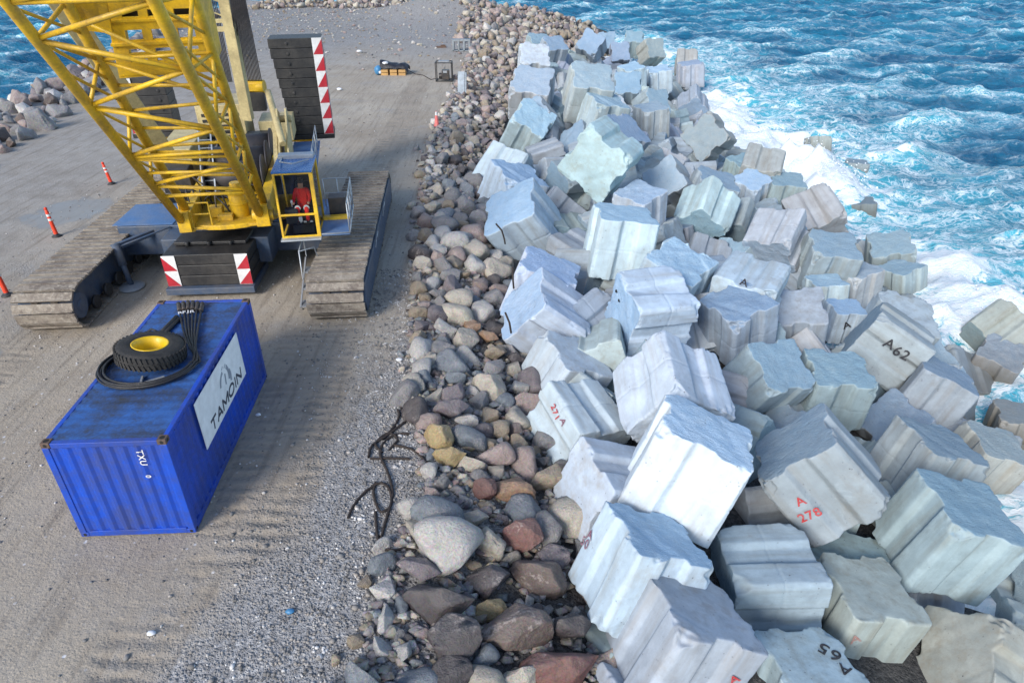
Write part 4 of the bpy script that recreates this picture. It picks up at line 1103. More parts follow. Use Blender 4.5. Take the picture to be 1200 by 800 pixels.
# boom
def sy_(px, py, d): return dp(px, py, d)
fL0, fL1 = dp(212, 258, 23.0), dp(5, 0, 13.9)
fR0, fR1 = dp(304, 250, 23.2), dp(180, 0, 13.9)
rR0, rR1 = dp(311, 243, 23.6), dp(228, 0, 15.9)
rL0 = rR0 + (fL0-fR0); rL1 = rR1 + (fL1-fR1)
boom = empty_part = None
chs = {'fL': (fL0, fL1, .135), 'fR': (fR0, fR1, .145), 'rR': (rR0, rR1, .13), 'rL': (rL0, rL1, .14)}
mb = MB()
mb.box((fL0+rL0)/2+Vector((0, 0, -.1)), (.4, .6, .7), RV_)
boom = mb.build('boom', M['yellow_paint'], crane, .02)
mb = MB()
if True:
    mb.box((fR0+rR0)/2+Vector((.0, 0, -.1)), (.45, .6, .75), RV_)
    mb.tube((fR0+rR0)/2+VX*.35+Vector((0, 0, -.15)), (fR0+rR0)/2-VX*.35+Vector((0, 0, -.15)), .2, 14)
mb.build('foot_pin', M['yellow_paint'], boom, .02)
for k, (a_, b_, r_) in chs.items():
    mb = MB(); mb.tube(a_, a_+(b_-a_)*1.7, r_, 14); mb.build('chord', M['yellow_paint'], boom)
def at_y(k, py):
    a_, b_, _ = chs[k]; lo, hi = 0.0, 1.7
    for _ in range(40):
        t_ = (lo+hi)/2; p = a_+(b_-a_)*t_
        if screen(p)[1] > py: lo = t_
        else: hi = t_
    return a_+(b_-a_)*lo
mb = MB(); r_ = .060
LY = [-95, -62, -20, 3, 46, 125, 184, 216, 230]; RY = [-110, -30, 2, 83, 151, 180, 194, 222]
for a_, b_ in ((3, -2), (46, 2), (47, 83), (124, 82), (126, 151), (183, 151), (184, 177), (186, 194), (216, 193), (218, 222), (230, 225), (3, -30), (-62, -30), (-62, -110)):
    mb.tube(at_y('fL', a_), at_y('fR', b_), r_, 8)
for a_, b_ in ((3, -8), (83, -8), (83, 62), (151, 62), (151, 118), (194, 118), (194, 165), (222, 165), (222, 200), (-30, -8), (-30, -70)):
    mb.tube(at_y('fR', a_), at_y('rR', b_), r_*.85, 8)
for a_, b_ in ((3, -5), (46, 3), (46, 70), (125, 70), (125, 130), (184, 130), (184, 172), (216, 172)):
    mb.tube(at_y('fL', a_), at_y('rL', b_), r_*.85, 8)
for a_, b_ in ((-5, -8), (70, 62), (70, 118), (130, 118), (130, 165), (172, 165)):
    mb.tube(at_y('rL', a_), at_y('rR', b_), r_*.8, 8)
for a_, b_ in ((8, 40), (46, 95), (83, 120), (125, 155), (151, 178), (184, 205)):
    mb.tube(at_y('fL', a_), at_y('rL', b_), r_*.7, 8); mb.tube(at_y('fR', a_), at_y('rR', b_), r_*.7, 8)
for a_, b_ in ((20, 100), (100, 100), (150, 150), (178, 178), (205, 205)):
    mb.tube(at_y('rL', a_), at_y('rR', b_), r_*.8, 8)
for a_, b_ in ((203, 200), (186, 183)):
    mb.tube(at_y('fL', a_), at_y('fR', b_), r_*.8, 8)
mb.build('lacing', M['yellow_paint'], boom)
# winch housing carried inside the boom: plates pierced by lightening holes
A_, B_, C_, D_ = dp(118, -12, 16.6), dp(228, -14, 16.6), dp(250, 84, 18.6), dp(140, 92, 18.6)
def bil(u, v): return (A_*(1-u)+B_*u)*(1-v) + (D_*(1-u)+C_*u)*v
nrm = (B_-A_).cross(D_-A_).normalized()
if nrm.dot(CAM-A_) < 0: nrm = -nrm
mb = MB()
def pl(u0, u1, v0, v1, th=.05, off=0): mb.prism([bil(u0, v0)+nrm*off, bil(u1, v0)+nrm*off, bil(u1, v1)+nrm*off, bil(u0, v1)+nrm*off], -nrm*th)
rows = [(.22, .30), (.44, .56), (.66, .71), (.775, .82)]
v = 0
for a_, b_ in rows:
    pl(0, 1, v, a_)
    us = [.0, .16, .34, .44, .62, .72, .90, 1.0]
    for k in range(0, 8, 2): pl(us[k], us[k+1], a_, b_)
    v = b_
pl(0, 1, v, 1.0); pl(-.01, 1.01, .575, .605, .1, .06); pl(-.01, 1.01, .315, .34, .1, .05); pl(0, 1, .97, 1.0, .5, .0)
mb.prism([bil(0, 0), bil(0, 1), bil(0, 1)-nrm*1.0, bil(0, 0)-nrm*1.0], (B_-A_).normalized()*.05)
mb.prism([bil(1, 0), bil(1, 1), bil(1, 1)-nrm*1.0, bil(1, 0)-nrm*1.0], (B_-A_).normalized()*-.05)
wh = mb.build('winch_housing', M['yellow_paint'], boom, .006)
mb = MB(); mb.tube(bil(.08, .35)-nrm*.75, bil(.92, .35)-nrm*.75, .45, 22); mb.build('winch_drum', M['wire_rope'], wh)
mb = MB(); mb.prism([dp(72, -10, 16.0), dp(122, -10, 16.4), dp(132, 40, 17.4), dp(98, 36, 17.2)], nrm*-.06); mb.build('side_plate', M['yellow_paint'], boom, .006)
# gantry mast: thick left leg, slim right leg
mb = MB(); p0, p1 = hy(196, 182, 24.6), hy(70, 2, 21.4); mb.bar(p0, p0+(p1-p0)*1.5, .62, .42, upv=CAM-p0); mast = mb.build('gantry_mast', M['cream_paint'], crane, .03)
mb = MB(); q0, q1 = hy(291, 140, 28.4), hy(262, -8, 27.5); mb.bar(q0, q0+(q1-q0)*1.5, .40, .34); q2 = q0.lerp(q1, .80)
mb.bar(q2, q2-VX*1.2+Vector((0, 0, .02)), .14, .14); mb.bar(q0.lerp(q1, .74), q0.lerp(q1, .74)-VX*1.2, .1, .18)
for k in range(7):
    a_ = q0.lerp(q1, .82+.1*k); mb.bar(a_, q0.lerp(q1, .87+.1*k)-VX*.55, .05)
mb.bar(q2-VX*.55, q2-VX*.55+(q1-q0)*.8, .12)
mb.build('mast_leg', M['cream_paint'], mast, .015)
bl = hy(297, 108, 29.5)
mb = MB(); mb.box(bl+Vector((.05, 0, -.35)), (.75, .5, .75), RV_); mb.build('rope_block', M['black_paint'], mast, .02)
mb = MB(); mb.box(bl+Vector((-.05, -.1, .22)), (.9, .4, .28), RV_); mb.tube(bl+Vector((-.5, 0, .22)), bl+Vector((.5, 0, .22)), .26, 18); mb.build('sheave', M['yellow_paint'], mast, .01)
for k in range(15):
    f_ = k/14.0; a_ = bl+Vector((-.42+.84*f_, 0, .3)); b_ = hy(268+17*f_, -12, 26.5+.35*(k % 2))
    mb = MB(); mb.tube(a_, a_+(b_-a_)*1.3, .021, 5); mb.build('wire_rope', M['wire_rope'], mast)
for k in range(8):
    f_ = k/7.0; a_ = hy(262+10*f_, 96, 30.2); b_ = hy(236+14*f_, -12, 28.2)
    mb = MB(); mb.tube(a_, a_+(b_-a_)*1.3, .021, 5); mb.build('wire_rope', M['wire_rope'], mast)

# cab
TC = R(9); CX = Vector((math.cos(TC), math.sin(TC), 0)); CY = Vector((-math.sin(TC), math.cos(TC), 0)); RC = Matrix.Rotation(TC, 3, 'Z'); CZ = Vector((0, 0, 1))
c0 = gp(332, 279, 2.35)
def K(x, y, z): return c0 + CX*x + CY*y + CZ*z
CW, CH, CD = 1.22, 2.15, 1.75
lean = .10   # the windscreen leans back slightly at the top
mb = MB(); t_ = .075
for x in (0.02, CW-.02):
    mb.bar(K(x, 0, 0), K(x, lean, CH), t_ if x < .5 else .13, t_); mb.bar(K(x, CD, 0), K(x, CD, CH), t_); mb.bar(K(x, 0, 0), K(x, CD, 0), t_); mb.bar(K(x, lean, CH), K(x, CD, CH), t_)
for y, z, x in ((0, .03, 0), (.03, .78, 0), (lean, CH, 0), (CD, .03, 0), (CD, CH, 0), (CD, .9, 0)): mb.bar(K(0, y, z), K(CW, y, z), t_*.9)
mb.box(K(CW/2, CD-.02, .5), (CW-.1, .05, .95), RC)
cab = mb.build('cab', M['yellow_paint'], crane, .012)
mb = MB(); mb.box(K(CW/2, CD/2, .0), (CW-.06, CD-.06, .06), RC); mb.box(K(CW/2, CD-.05, 1.45), (CW-.14, .03, 1.0), RC); mb.build('cab_floor', M['black_paint'], cab)
mb = MB(); mb.prism([K(-.03, lean-.08, CH+.03), K(CW+.03, lean-.08, CH+.03), K(CW+.03, CD+.05, CH+.03), K(-.03, CD+.05, CH+.03)], CZ*.07); mb.build('cab_roof', M['cab_roof'], cab, .02)
mb = MB(); mb.box(K(CW/2, CD-.15, CH+.16), (CW*.95, .35, .14), RC); mb.path([K(.15, CD-.1, CH+.1), K(.2, .7, CH+.22), K(.6, .5, CH+.2), K(CW-.15, CD*.6, CH+.16)], .03, 6); mb.build('roof_rack', M['galvanised'], cab, .02)
mb = MB(); mb.box(K(CW/2, -.12, -.02), (CW+.1, .28, .05), RC); mb.build('bumper_step', M['galvanised'], cab, .01)
for nm, p in (('windscreen', [K(.06, .036, .82), K(CW-.06, .036, .82), K(CW-.06, lean-.006, CH-.05), K(.06, lean-.006, CH-.05)]), ('lower_window', [K(.06, 0, .07), K(CW-.06, 0, .07), K(CW-.06, .03, .74), K(.06, .03, .74)]),
              ('side_window', [K(0.02, .12, .1), K(.02, CD-.06, .1), K(.02, CD-.06, CH-.06), K(.02, .16, CH-.06)]), ('side_window', [K(CW-.02, .12, .1), K(CW-.02, CD-.06, .1), K(CW-.02, CD-.06, CH-.06), K(CW-.02, .16, CH-.06)])):
    mb = MB(); mb.quad(*p); mb.build(nm, M['window_glass'], cab)
mb = MB(); mb.box(K(.72, 1.12, .62), (.55, .55, .16), RC); mb.box(K(.72, 1.42, 1.05), (.52, .14, .85), RC); mb.box(K(.72, 1.15, .28), (.3, .35, .5), RC)
for q in (-.34, .34): mb.box(K(.72+q, 1.05, .72), (.12, .5, .18), RC)
mb.build('seat', M['seat_fabric'], cab, .03)
mb = MB(); mb.box(K(.36, .42, .62), (.42, .3, .5), RC); mb.box(K(.70, .22, .22), (.7, .2, .3), RC); mb.build('control_console', M['seat_fabric'], cab, .02)
mb = MB(); mb.box(K(.50, .32, .42), (.30, .06, .05), RC); mb.box(K(.86, .32, .42), (.30, .06, .05), RC); mb.box(K(.62, .3, .52), (.12, .05, .16), RC); mb.build('pedal', M['white_paint'], cab)
mb = MB(); mb.tube(K(.36, .6, .8), K(.38, .55, 1.05), .02, 8); mb.box(K(.385, .54, 1.07), (.06, .06, .09), RC); mb.build('control_lever', M['white_paint'], cab)
# side platform
mb = MB(); px0 = CW-.06+.07; PW = .98
mb.box(K(px0+PW/2, .75, .02), (PW, 1.5, .06), RC); mb.box(K(px0+PW/2, 2.15, .02), (PW, 1.2, .06), RC)
plat = mb.build('side_platform', M['light_blue'], crane, .01)
mb = MB(); mb.box(K(px0+PW/2-.03, 1.42, .10), (PW*.92, .22, .14), RC); mb.build('step_tread', M['yellow_paint'], plat, .01)
mb = MB(); mb.box(K(px0+PW/2+.02, 2.05, .38), (.62, .55, .62), RC); mb.build('tool_box', M['dark_metal'], plat, .02)
mb = MB()
for x, y in ((PW, 0), (PW, .75), (PW, 1.5), (PW, 2.25), (PW, 2.75), (0, 2.75), (.5, 2.75)): mb.tube(K(px0+x, y, .05), K(px0+x, y, 1.1), .02, 6)
for z in (.55, 1.1): mb.path([K(px0+PW, 0, z), K(px0+PW, 2.75, z), K(px0, 2.75, z)], .02, 6)
mb.path([K(px0, 0, .06), K(px0+PW, 0, .06), K(px0+PW, 2.75, .06)], .03, 4)
mb.build('handrail', M['galvanised'], plat)

# crane operator: one continuous seated body
def skin_body(name, J, E, Rr, mats, matfn):
    me = bpy.data.meshes.new(name); me.from_pydata([tuple(p) for p in J], E, [])
    o = bpy.data.objects.new(name+'_tmp', me); COL.objects.link(o)
    o.modifiers.new('skin', 'SKIN'); sm = o.modifiers.new('sub', 'SUBSURF'); sm.levels = 2; sm.render_levels = 2
    for v, r_ in zip(me.skin_vertices[0].data, Rr): v.radius = (r_, r_)
    me.skin_vertices[0].data[0].use_root = True
    bpy.context.view_layer.update(); dg = bpy.context.evaluated_depsgraph_get()
    m2 = bpy.data.meshes.new_from_object(o.evaluated_get(dg)); bpy.data.objects.remove(o); m2.name = name
    m2.materials.clear()
    for m in mats: m2.materials.append(m)
    for p in m2.polygons: p.material_index = matfn(p.center); p.use_smooth = True
    q = bpy.data.objects.new(name, m2); COL.objects.link(q); return q
hip = Vector((.70, .86, .80))
J = [hip, hip+Vector((0, .08, .22)), hip+Vector((0, .10, .44)), hip+Vector((0, .06, .60)), hip+Vector((0, .04, .74)), hip+Vector((0, .03, .86)),
     hip+Vector((-.19, .08, .52)), hip+Vector((-.27, -.06, .30)), hip+Vector((-.26, -.32, .22)), hip+Vector((.19, .08, .52)), hip+Vector((.27, -.06, .30)), hip+Vector((.24, -.32, .22)),
     hip+Vector((-.10, -.02, .0)), hip+Vector((-.15, -.44, .06)), hip+Vector((-.16, -.52, -.36)), hip+Vector((-.16, -.68, -.42)),
     hip+Vector((.10, -.02, .0)), hip+Vector((.15, -.44, .06)), hip+Vector((.16, -.52, -.36)), hip+Vector((.16, -.68, -.42)), hip+Vector((-.25, -.42, .20)), hip+Vector((.23, -.42, .20))]
Eg = [(0, 1), (1, 2), (2, 3), (3, 4), (4, 5), (2, 6), (6, 7), (7, 8), (2, 9), (9, 10), (10, 11), (0, 12), (12, 13), (13, 14), (14, 15), (0, 16), (16, 17), (17, 18), (18, 19), (8, 20), (11, 21)]
Rr = [.18, .185, .205, .075, .105, .085, .085, .065, .05, .085, .065, .05, .11, .085, .062, .05, .11, .085, .062, .05, .042, .042]
def pm(c):
    z = c.z-hip.z; y = c.y-hip.y
    if z > .60: return 1
    if z < -.33: return 2
    if y < -.36 and .12 < z: return 1
    return 0
oper = skin_body('person', J, Eg, Rr, [M['coverall'], M['skin'], M['boots']], pm)
oper.location = c0; oper.rotation_euler = (0, 0, TC)
tag(oper, 'crane operator in red coveralls with pale knee bands sitting in the yellow cab', 'person')
mb = MB()
for s_ in (-1, 1):
    p = hip+Vector((s_*.145, -.40, .055)); a_ = c0+CX*(p.x)+CY*(p.y)+CZ*p.z
    mb.tube(a_-CY*.035, a_+CY*.035, .098, 16)
mb.build('reflective_band', M['reflective'], None)
rb = bpy.data.objects['reflective_band']; rb.parent = oper; rb.matrix_parent_inverse = Matrix.LocRotScale(c0, Quaternion((0, 0, 1), TC), None).inverted()
mb = MB(); hp = hip+Vector((0, .045, .82)); hw = c0+CX*hp.x+CY*hp.y+CZ*hp.z
mb.lathe(hw, [(0, .14), (.06, .125), (.105, .07), (.118, 0), (.112, -.03)], 18); mb.build('hair', M['hair'], None)
hb = bpy.data.objects['hair']; hb.parent = oper; hb.matrix_parent_inverse = rb.matrix_parent_inverse
# ------------------------------------------------------------------ blue shipping container
CT = R(2.87); cc = Vector((-9.33, 10.45, .0)); AX = Vector((math.cos(CT), math.sin(CT), 0)); AY = Vector((-math.sin(CT), math.cos(CT), 0)); RA = Matrix.Rotation(CT, 3, 'Z')
CLn, CWd, CHt = 6.06, 2.44, 2.59
cc.z = .02
def A(x, y, z): return cc + AX*x + AY*y + Vector((0, 0, z))
cont = empty('shipping_container', A(CWd/2, CLn/2, 0), 'blue corrugated steel shipping container with a dirty roof and a white company sign', 'container')
def corr(p0, ex, L, ez, H, nrm, name, mat, pitch=.278, depth=.036):
    mb = MB(); n = int(round(L/pitch)); pitch = L/n; pts = []
    for k in range(n):
        b = k*pitch; pts += [(b, 0), (b+pitch*.26, 0), (b+pitch*.5, depth), (b+pitch*.76, depth)]
    pts.append((L, 0))
    vs = []; fs = []
    for s_, d in pts: vs += [p0+ex*s_-nrm*d, p0+ex*s_-nrm*d+ez*H]
    for k in range(len(pts)-1): fs.append((2*k, 2*k+2, 2*k+3, 2*k+1))
    mb.add(vs, fs); return mb.build(name, mat, cont)
ZZ = Vector((0, 0, 1))
corr(A(.14, .02, .14), AX, CWd-.28, ZZ, CHt-.28, -AY, 'end_wall', M['container_blue'])
corr(A(CWd-.14, CLn-.02, .14), -AX, CWd-.28, ZZ, CHt-.28, AY, 'end_wall', M['container_blue'])
corr(A(CWd-.02, .16, .14), AY, CLn-.32, ZZ, CHt-.26, AX, 'side_wall', M['container_blue'])
corr(A(.02, CLn-.16, .14), -AY, CLn-.32, ZZ, CHt-.26, -AX, 'side_wall', M['container_blue'])
mb = MB()
for x in (.07, CWd-.07):
    for y in (.08, CLn-.08): mb.box(A(x, y, CHt/2), (.14, .16, CHt-.24), RA)
    mb.box(A(x, CLn/2, .075), (.13, CLn-.36, .15), RA); mb.box(A(x, CLn/2, CHt-.065), (.10, CLn-.36, .10), RA)
for y in (.07, CLn-.07):
    mb.box(A(CWd/2, y, .075), (CWd-.36, .13, .15), RA); mb.box(A(CWd/2, y, CHt-.075), (CWd-.36, .12, .12), RA)
mb.build('frame', M['container_blue'], cont, .012)
mb = MB(); n = 22; vs = []; fs = []
for k in range(n*4+1):
    y = .12 + (CLn-.24)*k/(n*4); z = CHt-.03 + (.012 if k % 4 in (1, 2) else 0)
    for q in range(9):
        x = .11 + (CWd-.22)*q/8; vs.append(A(x, y, z-.012*math.sin(math.pi*q/8)*math.sin(y*2.2)))
for k in range(n*4):
    for q in range(8): b = k*9+q; fs.append((b, b+1, b+10, b+9))
mb.add(vs, fs, True); mb.build('roof_panel', M['container_top'], cont)
for x in (.09, CWd-.09):
    for y in (.09, CLn-.09):
        for z in (.062, CHt-.058):
            mb = MB(); mb.box(A(x, y, z), (.18, .18, .122), RA); cst = mb.build('corner_casting', M['container_blue' if z < 1 else 'rust_metal'], cont, .012)
            mb = MB(); sgn = 1 if z > 1 else -1
            mb.lathe(A(x, y, z+sgn*.063), [(0, 0), (.055, 0)], 14); mb.lathe(A(x, y-.0915 if y < 1 else y+.0915, z), [(0, 0), (.04, 0)], 12, Matrix.Rotation(R(90), 3, 'X')); mb.lathe(A(x+(.0915 if x > 1 else -.0915), y, z), [(0, 0), (.04, 0)], 12, RA @ Matrix.Rotation(R(90), 3, 'Y'))
            mb.build('casting_hole', M['hole_dark'], cst, fix=False)
# sign board on the long side; corners found from the survey
def on_side(px, py, off=.0):
    d = ray(px, py); p0 = A(CWd+off, 0, 0); return CAM + d*((p0-CAM).dot(AX)/d.dot(AX))
sc = [on_side(*p) for p in ((226, 471), (241, 524), (288, 441), (277, 391))]
ys = [(p-cc).dot(AY) for p in sc]; zs_ = [p.z-cc.z for p in sc]
y0, y1 = (ys[0]+ys[1])/2, (ys[2]+ys[3])/2; z1 = (zs_[0]+zs_[3])/2; z0 = (zs_[1]+zs_[2])/2
mb = MB(); mb.prism([A(CWd+.004, y0, z0), A(CWd+.004, y1, z0), A(CWd+.004, y1, z1), A(CWd+.004, y0, z1)], AX*.012)
sign = mb.build('sign_board', M['sign_white'], cont)
rotS = Matrix((AY, ZZ, AX)).transposed().to_4x4()
W_, H_ = y1-y0, z1-z0
def flat(parent, name, mat, polys, origin_, rot):
    """flat shapes given in sign coordinates (metres)"""
    mb = MB()
    for p in polys: mb.add([origin_ + rot @ Vector((x, y, 0)) for x, y in p], [tuple(range(len(p)))])
    return mb.build(name, mat, parent, fix=False)
def put_text(parent, txt, size, pos, rot4, mat, name='lettering', sx=1.0, shear=0.0, bold=0.02):
    me = text_mesh(txt, size, name, mat)
    for v in me.vertices: v.co.x = v.co.x*sx + shear*v.co.y
    q = bpy.data.objects.new(name, me); COL.objects.link(q); q.parent = parent
    q.matrix_local = Matrix.Translation(pos-origin(parent)) @ rot4; return q
def stroke_word(word, parent, org, w_, h_, gap, th, mat):
    # wide bold sign-writer's capitals, leaning slightly
    G = {'T': [((0, 1), (1, 1)), ((.5, 1), (.5, 0))], 'A': [((0, 0), (.5, 1)), ((.5, 1), (1, 0)), ((.2, .32), (.8, .32))], 'M': [((0, 0), (0, 1)), ((0, 1), (.5, .25)), ((.5, .25), (1, 1)), ((1, 1), (1, 0))],
         'O': [((.5+.5*math.cos(q), .5+.5*math.sin(q)), (.5+.5*math.cos(q+.32), .5+.5*math.sin(q+.32))) for q in np.arange(0, 6.28, .314)], 'I': [((.5, 0), (.5, 1))], 'N': [((0, 0), (0, 1)), ((0, 1), (1, 0)), ((1, 0), (1, 1))]}
    mb = MB(); x = 0; k = 0
    for ch in word:
        cw = w_*(.25 if ch == 'I' else 1.15 if ch in 'MO' else 1)
        for (x0_, y0_), (x1_, y1_) in G[ch]:
            p_ = Vector((x+x0_*cw+.2*y0_*h_, y0_*h_)); q_ = Vector((x+x1_*cw+.2*y1_*h_, y1_*h_)); d = (q_-p_).normalized(); n = Vector((-d.y, d.x))*th/2; e_ = d*(th*.25)
            z_ = .0003*(k % 9); k += 1
            mb.add([org + r3_ @ Vector((v.x, v.y, z_)) for v in (p_-e_-n, q_+e_-n, q_+e_+n, p_-e_+n)], [(0, 1, 2, 3)])
        x += cw+gap
    return mb.build('lettering', mat, parent, fix=False)
r3_ = rotS.to_3x3()
stroke_word('TAMOIN', sign, A(CWd+.0175, y0+W_*.15, z0+H_*.10), W_*.105, H_*.20, W_*.031, H_*.055, M['sign_ink'])
so = A(CWd+.0185, y0+W_*.60, z0+H_*.42); r3 = rotS.to_3x3(); hh = H_*.5
def arc(cx, cy, r0, r1, a0, a1, n=10):
    o_ = [(cx+r0*math.cos(a0+(a1-a0)*i/n), cy+r0*math.sin(a0+(a1-a0)*i/n)) for i in range(n+1)]
    i_ = [(cx+r1*math.cos(a0+(a1-a0)*i/n), cy+r1*math.sin(a0+(a1-a0)*i/n)) for i in reversed(range(n+1))]
    return o_+i_
BOLD = .016
lg = flat(sign, 'logo', M['sign_grey'], [arc(-.10*hh, .1*hh, .64*hh, .50*hh, 2.9, 1.75), arc(.02*hh, .15*hh, .54*hh, .38*hh, -.6, .5), arc(-.18*hh, .30*hh, .62*hh, .44*hh, -.5, .75), [(-.18*hh, .06*hh), (-.08*hh, .50*hh), (.04*hh, .46*hh), (-.06*hh, .04*hh)], [(.02*hh, .72*hh), (.22*hh, .80*hh), (.23*hh, .75*hh), (.04*hh, .66*hh)], [(-.24*hh, .78*hh), (-.08*hh, .87*hh), (-.06*hh, .82*hh), (-.2*hh, .73*hh)]], so, r3)
# vertical container marking on the near end
rotE = Matrix((-ZZ, AX, -AY)).transposed().to_4x4()
put_text(cont, 'TXU', .19, A(1.86, -.004+.02-.02, 2.16), rotE, M['white_paint'], 'marking')
put_text(cont, '0', .15, A(1.86, -.004, 1.66), rotE, M['white_paint'], 'marking')

# spare wheel on the container roof
ctr = gp(181, 424, 2.62); zt = cc.z+CHt-.02
wh_ = empty('spare_wheel', Vector((ctr.x, ctr.y, zt)), 'black tyre on a yellow rim lying on the container roof', 'wheel')
tilt = Matrix.Rotation(R(7), 3, 'Y') @ Matrix.Rotation(R(-6), 3, 'X')
wc = Vector((ctr.x, ctr.y, zt+.34))
mb = MB(); Ro, wd = .74, .40
prof = [(.38, .15), (.39, .185), (.50, .20), (.62, .195), (.70, .165), (.735, .10), (.74, 0), (.735, -.10), (.70, -.165), (.62, -.195), (.50, -.20), (.39, -.185), (.38, -.15)]
mb.lathe(wc, prof, 56, tilt)
for k in range(44):
    a_ = 2*math.pi*k/44
    for zz, da in ((.105, 0), (-.105, .07)):
        p = Vector((.742*math.cos(a_+da), .742*math.sin(a_+da), zz*.85)); mb.box(wc+tilt @ p, (.03, .06, .14), tilt @ Matrix.Rotation(a_+da, 3, 'Z') @ Matrix.Rotation(R(20), 3, 'X'))
tyre = mb.build('tyre', M['rubber'], wh_)
mb = MB(); mb.lathe(wc, [(.38, .16), (.40, .19), (.375, .20), (.34, .16), (.30, .05), (.28, -.06), (.20, -.09), (.195, -.14), (.12, -.15), (.0, -.15)], 40, tilt); mb.lathe(wc, [(.38, -.16), (.40, -.19), (.34, -.16), (.28, -.06)], 40, tilt)
mb.build('rim', M['rim_yellow'], wh_)
# coiled hydraulic hoses and their fanned couplings
def arcp(cx, cy, a, b, t0, t1, n, z): return [Vector((cx+a*math.cos(t0+(t1-t0)*i/n), cy+b*math.sin(t0+(t1-t0)*i/n), z)) for i in range(n+1)]
hz = zt+.05
h0 = gp(236, 358, zt); bun = gp(229, 400, zt)
hose = empty('hose_bundle', Vector((ctr.x, ctr.y, zt)), 'coil of black hydraulic hoses around the spare wheel with white lettered couplings', 'hose')
for k in range(6):
    r_ = .93+rnd.uniform(0, .22); xo = rnd.uniform(-.02, .02)
    cxx, cyy = ctr.x+rnd.uniform(-.06, .04), ctr.y-.22+rnd.uniform(-.08, .05)
    fan = gp(210+5.6*k, 357+2*abs(k-2.5)*.4, zt); mid_ = gp(217+5.0*k*.6, 395, zt)
    P = [Vector((fan.x, fan.y, hz+.03)), Vector((mid_.x, mid_.y, hz+.02*k*.5)), Vector((cxx+r_*.98, cyy+.25, hz+.015*k))]
    P += arcp(cxx, cyy, r_, r_*.86, .05, -math.pi*1.1-(.15*k), 26, hz+.02*k+.0)
    sm = []
    for i in range(len(P)-1):
        p_0, p_1, p_2, p_3 = P[max(0, i-1)], P[i], P[i+1], P[min(len(P)-1, i+2)]
        for u in (0, .25, .5, .75): sm.append(.5*((2*p_1)+(p_2-p_0)*u+(2*p_0-5*p_1+4*p_2-p_3)*u*u+(-p_0+3*p_1-3*p_2+p_3)*u**3))
    mb = MB(); mb.path(sm+[P[-1]], .027, 8); hs_ = mb.build('hose', M['hose_rubber'], hose)
    d = (Vector(P[1])-Vector(P[0])).normalized()
    mb = MB(); mb.tube(P[0]-d*.02, P[0]+d*.42, .058, 10); mb.build('coupling', M['dark_metal'], hs_)
    if k < 4:
        ch = 'RFJR'[k]; b0 = P[0]+d*.66+Vector((0, 0, .0405))
        ry = Vector((-d.x, -d.y, 0)).normalized(); rx = Vector((-ry.y, ry.x, 0))*-1
        put_text(hs_, ch, .20, b0+Vector((0, 0, .02)), Matrix((rx, ry*-1 if False else rx.cross(Vector((0,0,1)))*-1, Vector((0, 0, 1)))).transposed().to_4x4(), M['white_paint'])
mb = MB(); a_, b_ = gp(190, 393, zt), gp(208, 374, zt); mb.tube(a_+Vector((0, 0, .07)), b_+Vector((0, 0, .07)), .065, 10); mb.tube(a_+Vector((.08, 0, .06)), b_+Vector((.10, -.1, .06)), .05, 10)
mb.path([a_+Vector((0, 0, .06)), a_+Vector((-.25, .05, .16)), a_+Vector((-.45, -.1, .05)), a_+Vector((-.5, -.4, .04))], .028, 6)
o = mb.build('hydraulic_ram', M['hose_rubber']); tag(o, 'short black hydraulic ram lying behind the spare wheel on the container', 'ram')
mb = MB(); c_ = gp(182, 447, zt); mb.box(c_+Vector((0, 0, .05)), (.42, .05, .05), Matrix.Rotation(.6, 3, 'Z')); mb.box(c_+Vector((-.28, -.02, .05)), (.05, .3, .06), Matrix.Rotation(.3, 3, 'Z'))
o = mb.build('steel_bracket', M['grey_metal'], None, .008); tag(o, 'small grey steel bracket in front of the spare wheel inside the hose coil', 'bracket')

# ------------------------------------------------------------------ roadside delineators and cones
def delineator(px, py, h, label, tilt_=0.0, col='orange_plastic', scale=1.0):
    b = gp(px, py, 0); b.z = terr(b.x, b.y)
    e = empty('delineator_post', b, label, 'traffic post', 'orange and white delineator posts along the roadway'); Mx = Matrix.Rotation(tilt_, 3, 'Y'); k = h
    mb = MB(); mb.lathe(b, [(.0, .0), (.20, .0), (.21, .03), (.17, .06), (.10, .10), (.085, .13)], 16, Mx); mb.build('base', M['black_paint'] if col == 'orange_plastic' else M[col], e)
    mb = MB(); mb.lathe(b, [(.085, .12), (.075, k*.55), (.07, k*.92), (.06, k*.94), (.06, k), (0, k)], 16, Mx); po = mb.build('post', M[col], e)
    for z in (.60, .76):
        mb = MB(); mb.lathe(b, [(.077, k*z), (.0775, k*(z+.085))], 16, Mx); mb.build('reflective_band', M['white_paint'], po)
    mb = MB(); mb.lathe(b+Mx @ Vector((0, 0, k+.05)), [(0, .06), (.05, .04), (.06, 0), (.05, -.05), (0, -.05)], 12, Mx @ Matrix.Rotation(R(90), 3, 'X')); mb.build('handle', M[col], e)
    return e
delineator(9, 346, 1.25, 'orange and white delineator post at the left edge, nearest of the three', -.05)
delineator(67, 277, 1.2, 'orange and white delineator post beside the left crawler, middle of the three', -.05)
delineator(131, 216, 1.05, 'orange and white delineator post behind the left crawler, furthest of the three', -.12)
b = gp(512, 148, 0); b.z = terr(b.x, b.y)
e = empty('traffic_cone', b, 'faded pink traffic cone standing alone near the rubble strip', 'cone')
mb = MB(); mb.box(b+Vector((0, 0, .025)), (.42, .42, .05)); mb.build('base', M['pink_plastic'], e, .01)
mb = MB(); mb.lathe(b, [(.19, .05), (.16, .08), (.05, .95), (0, .96)], 18); mb.build('cone_body', M['pink_plastic'], e)
mb = MB(); mb.lathe(b, [(.082, .70), (.054, .93)], 18); mb.build('reflective_band', M['white_paint'], e)

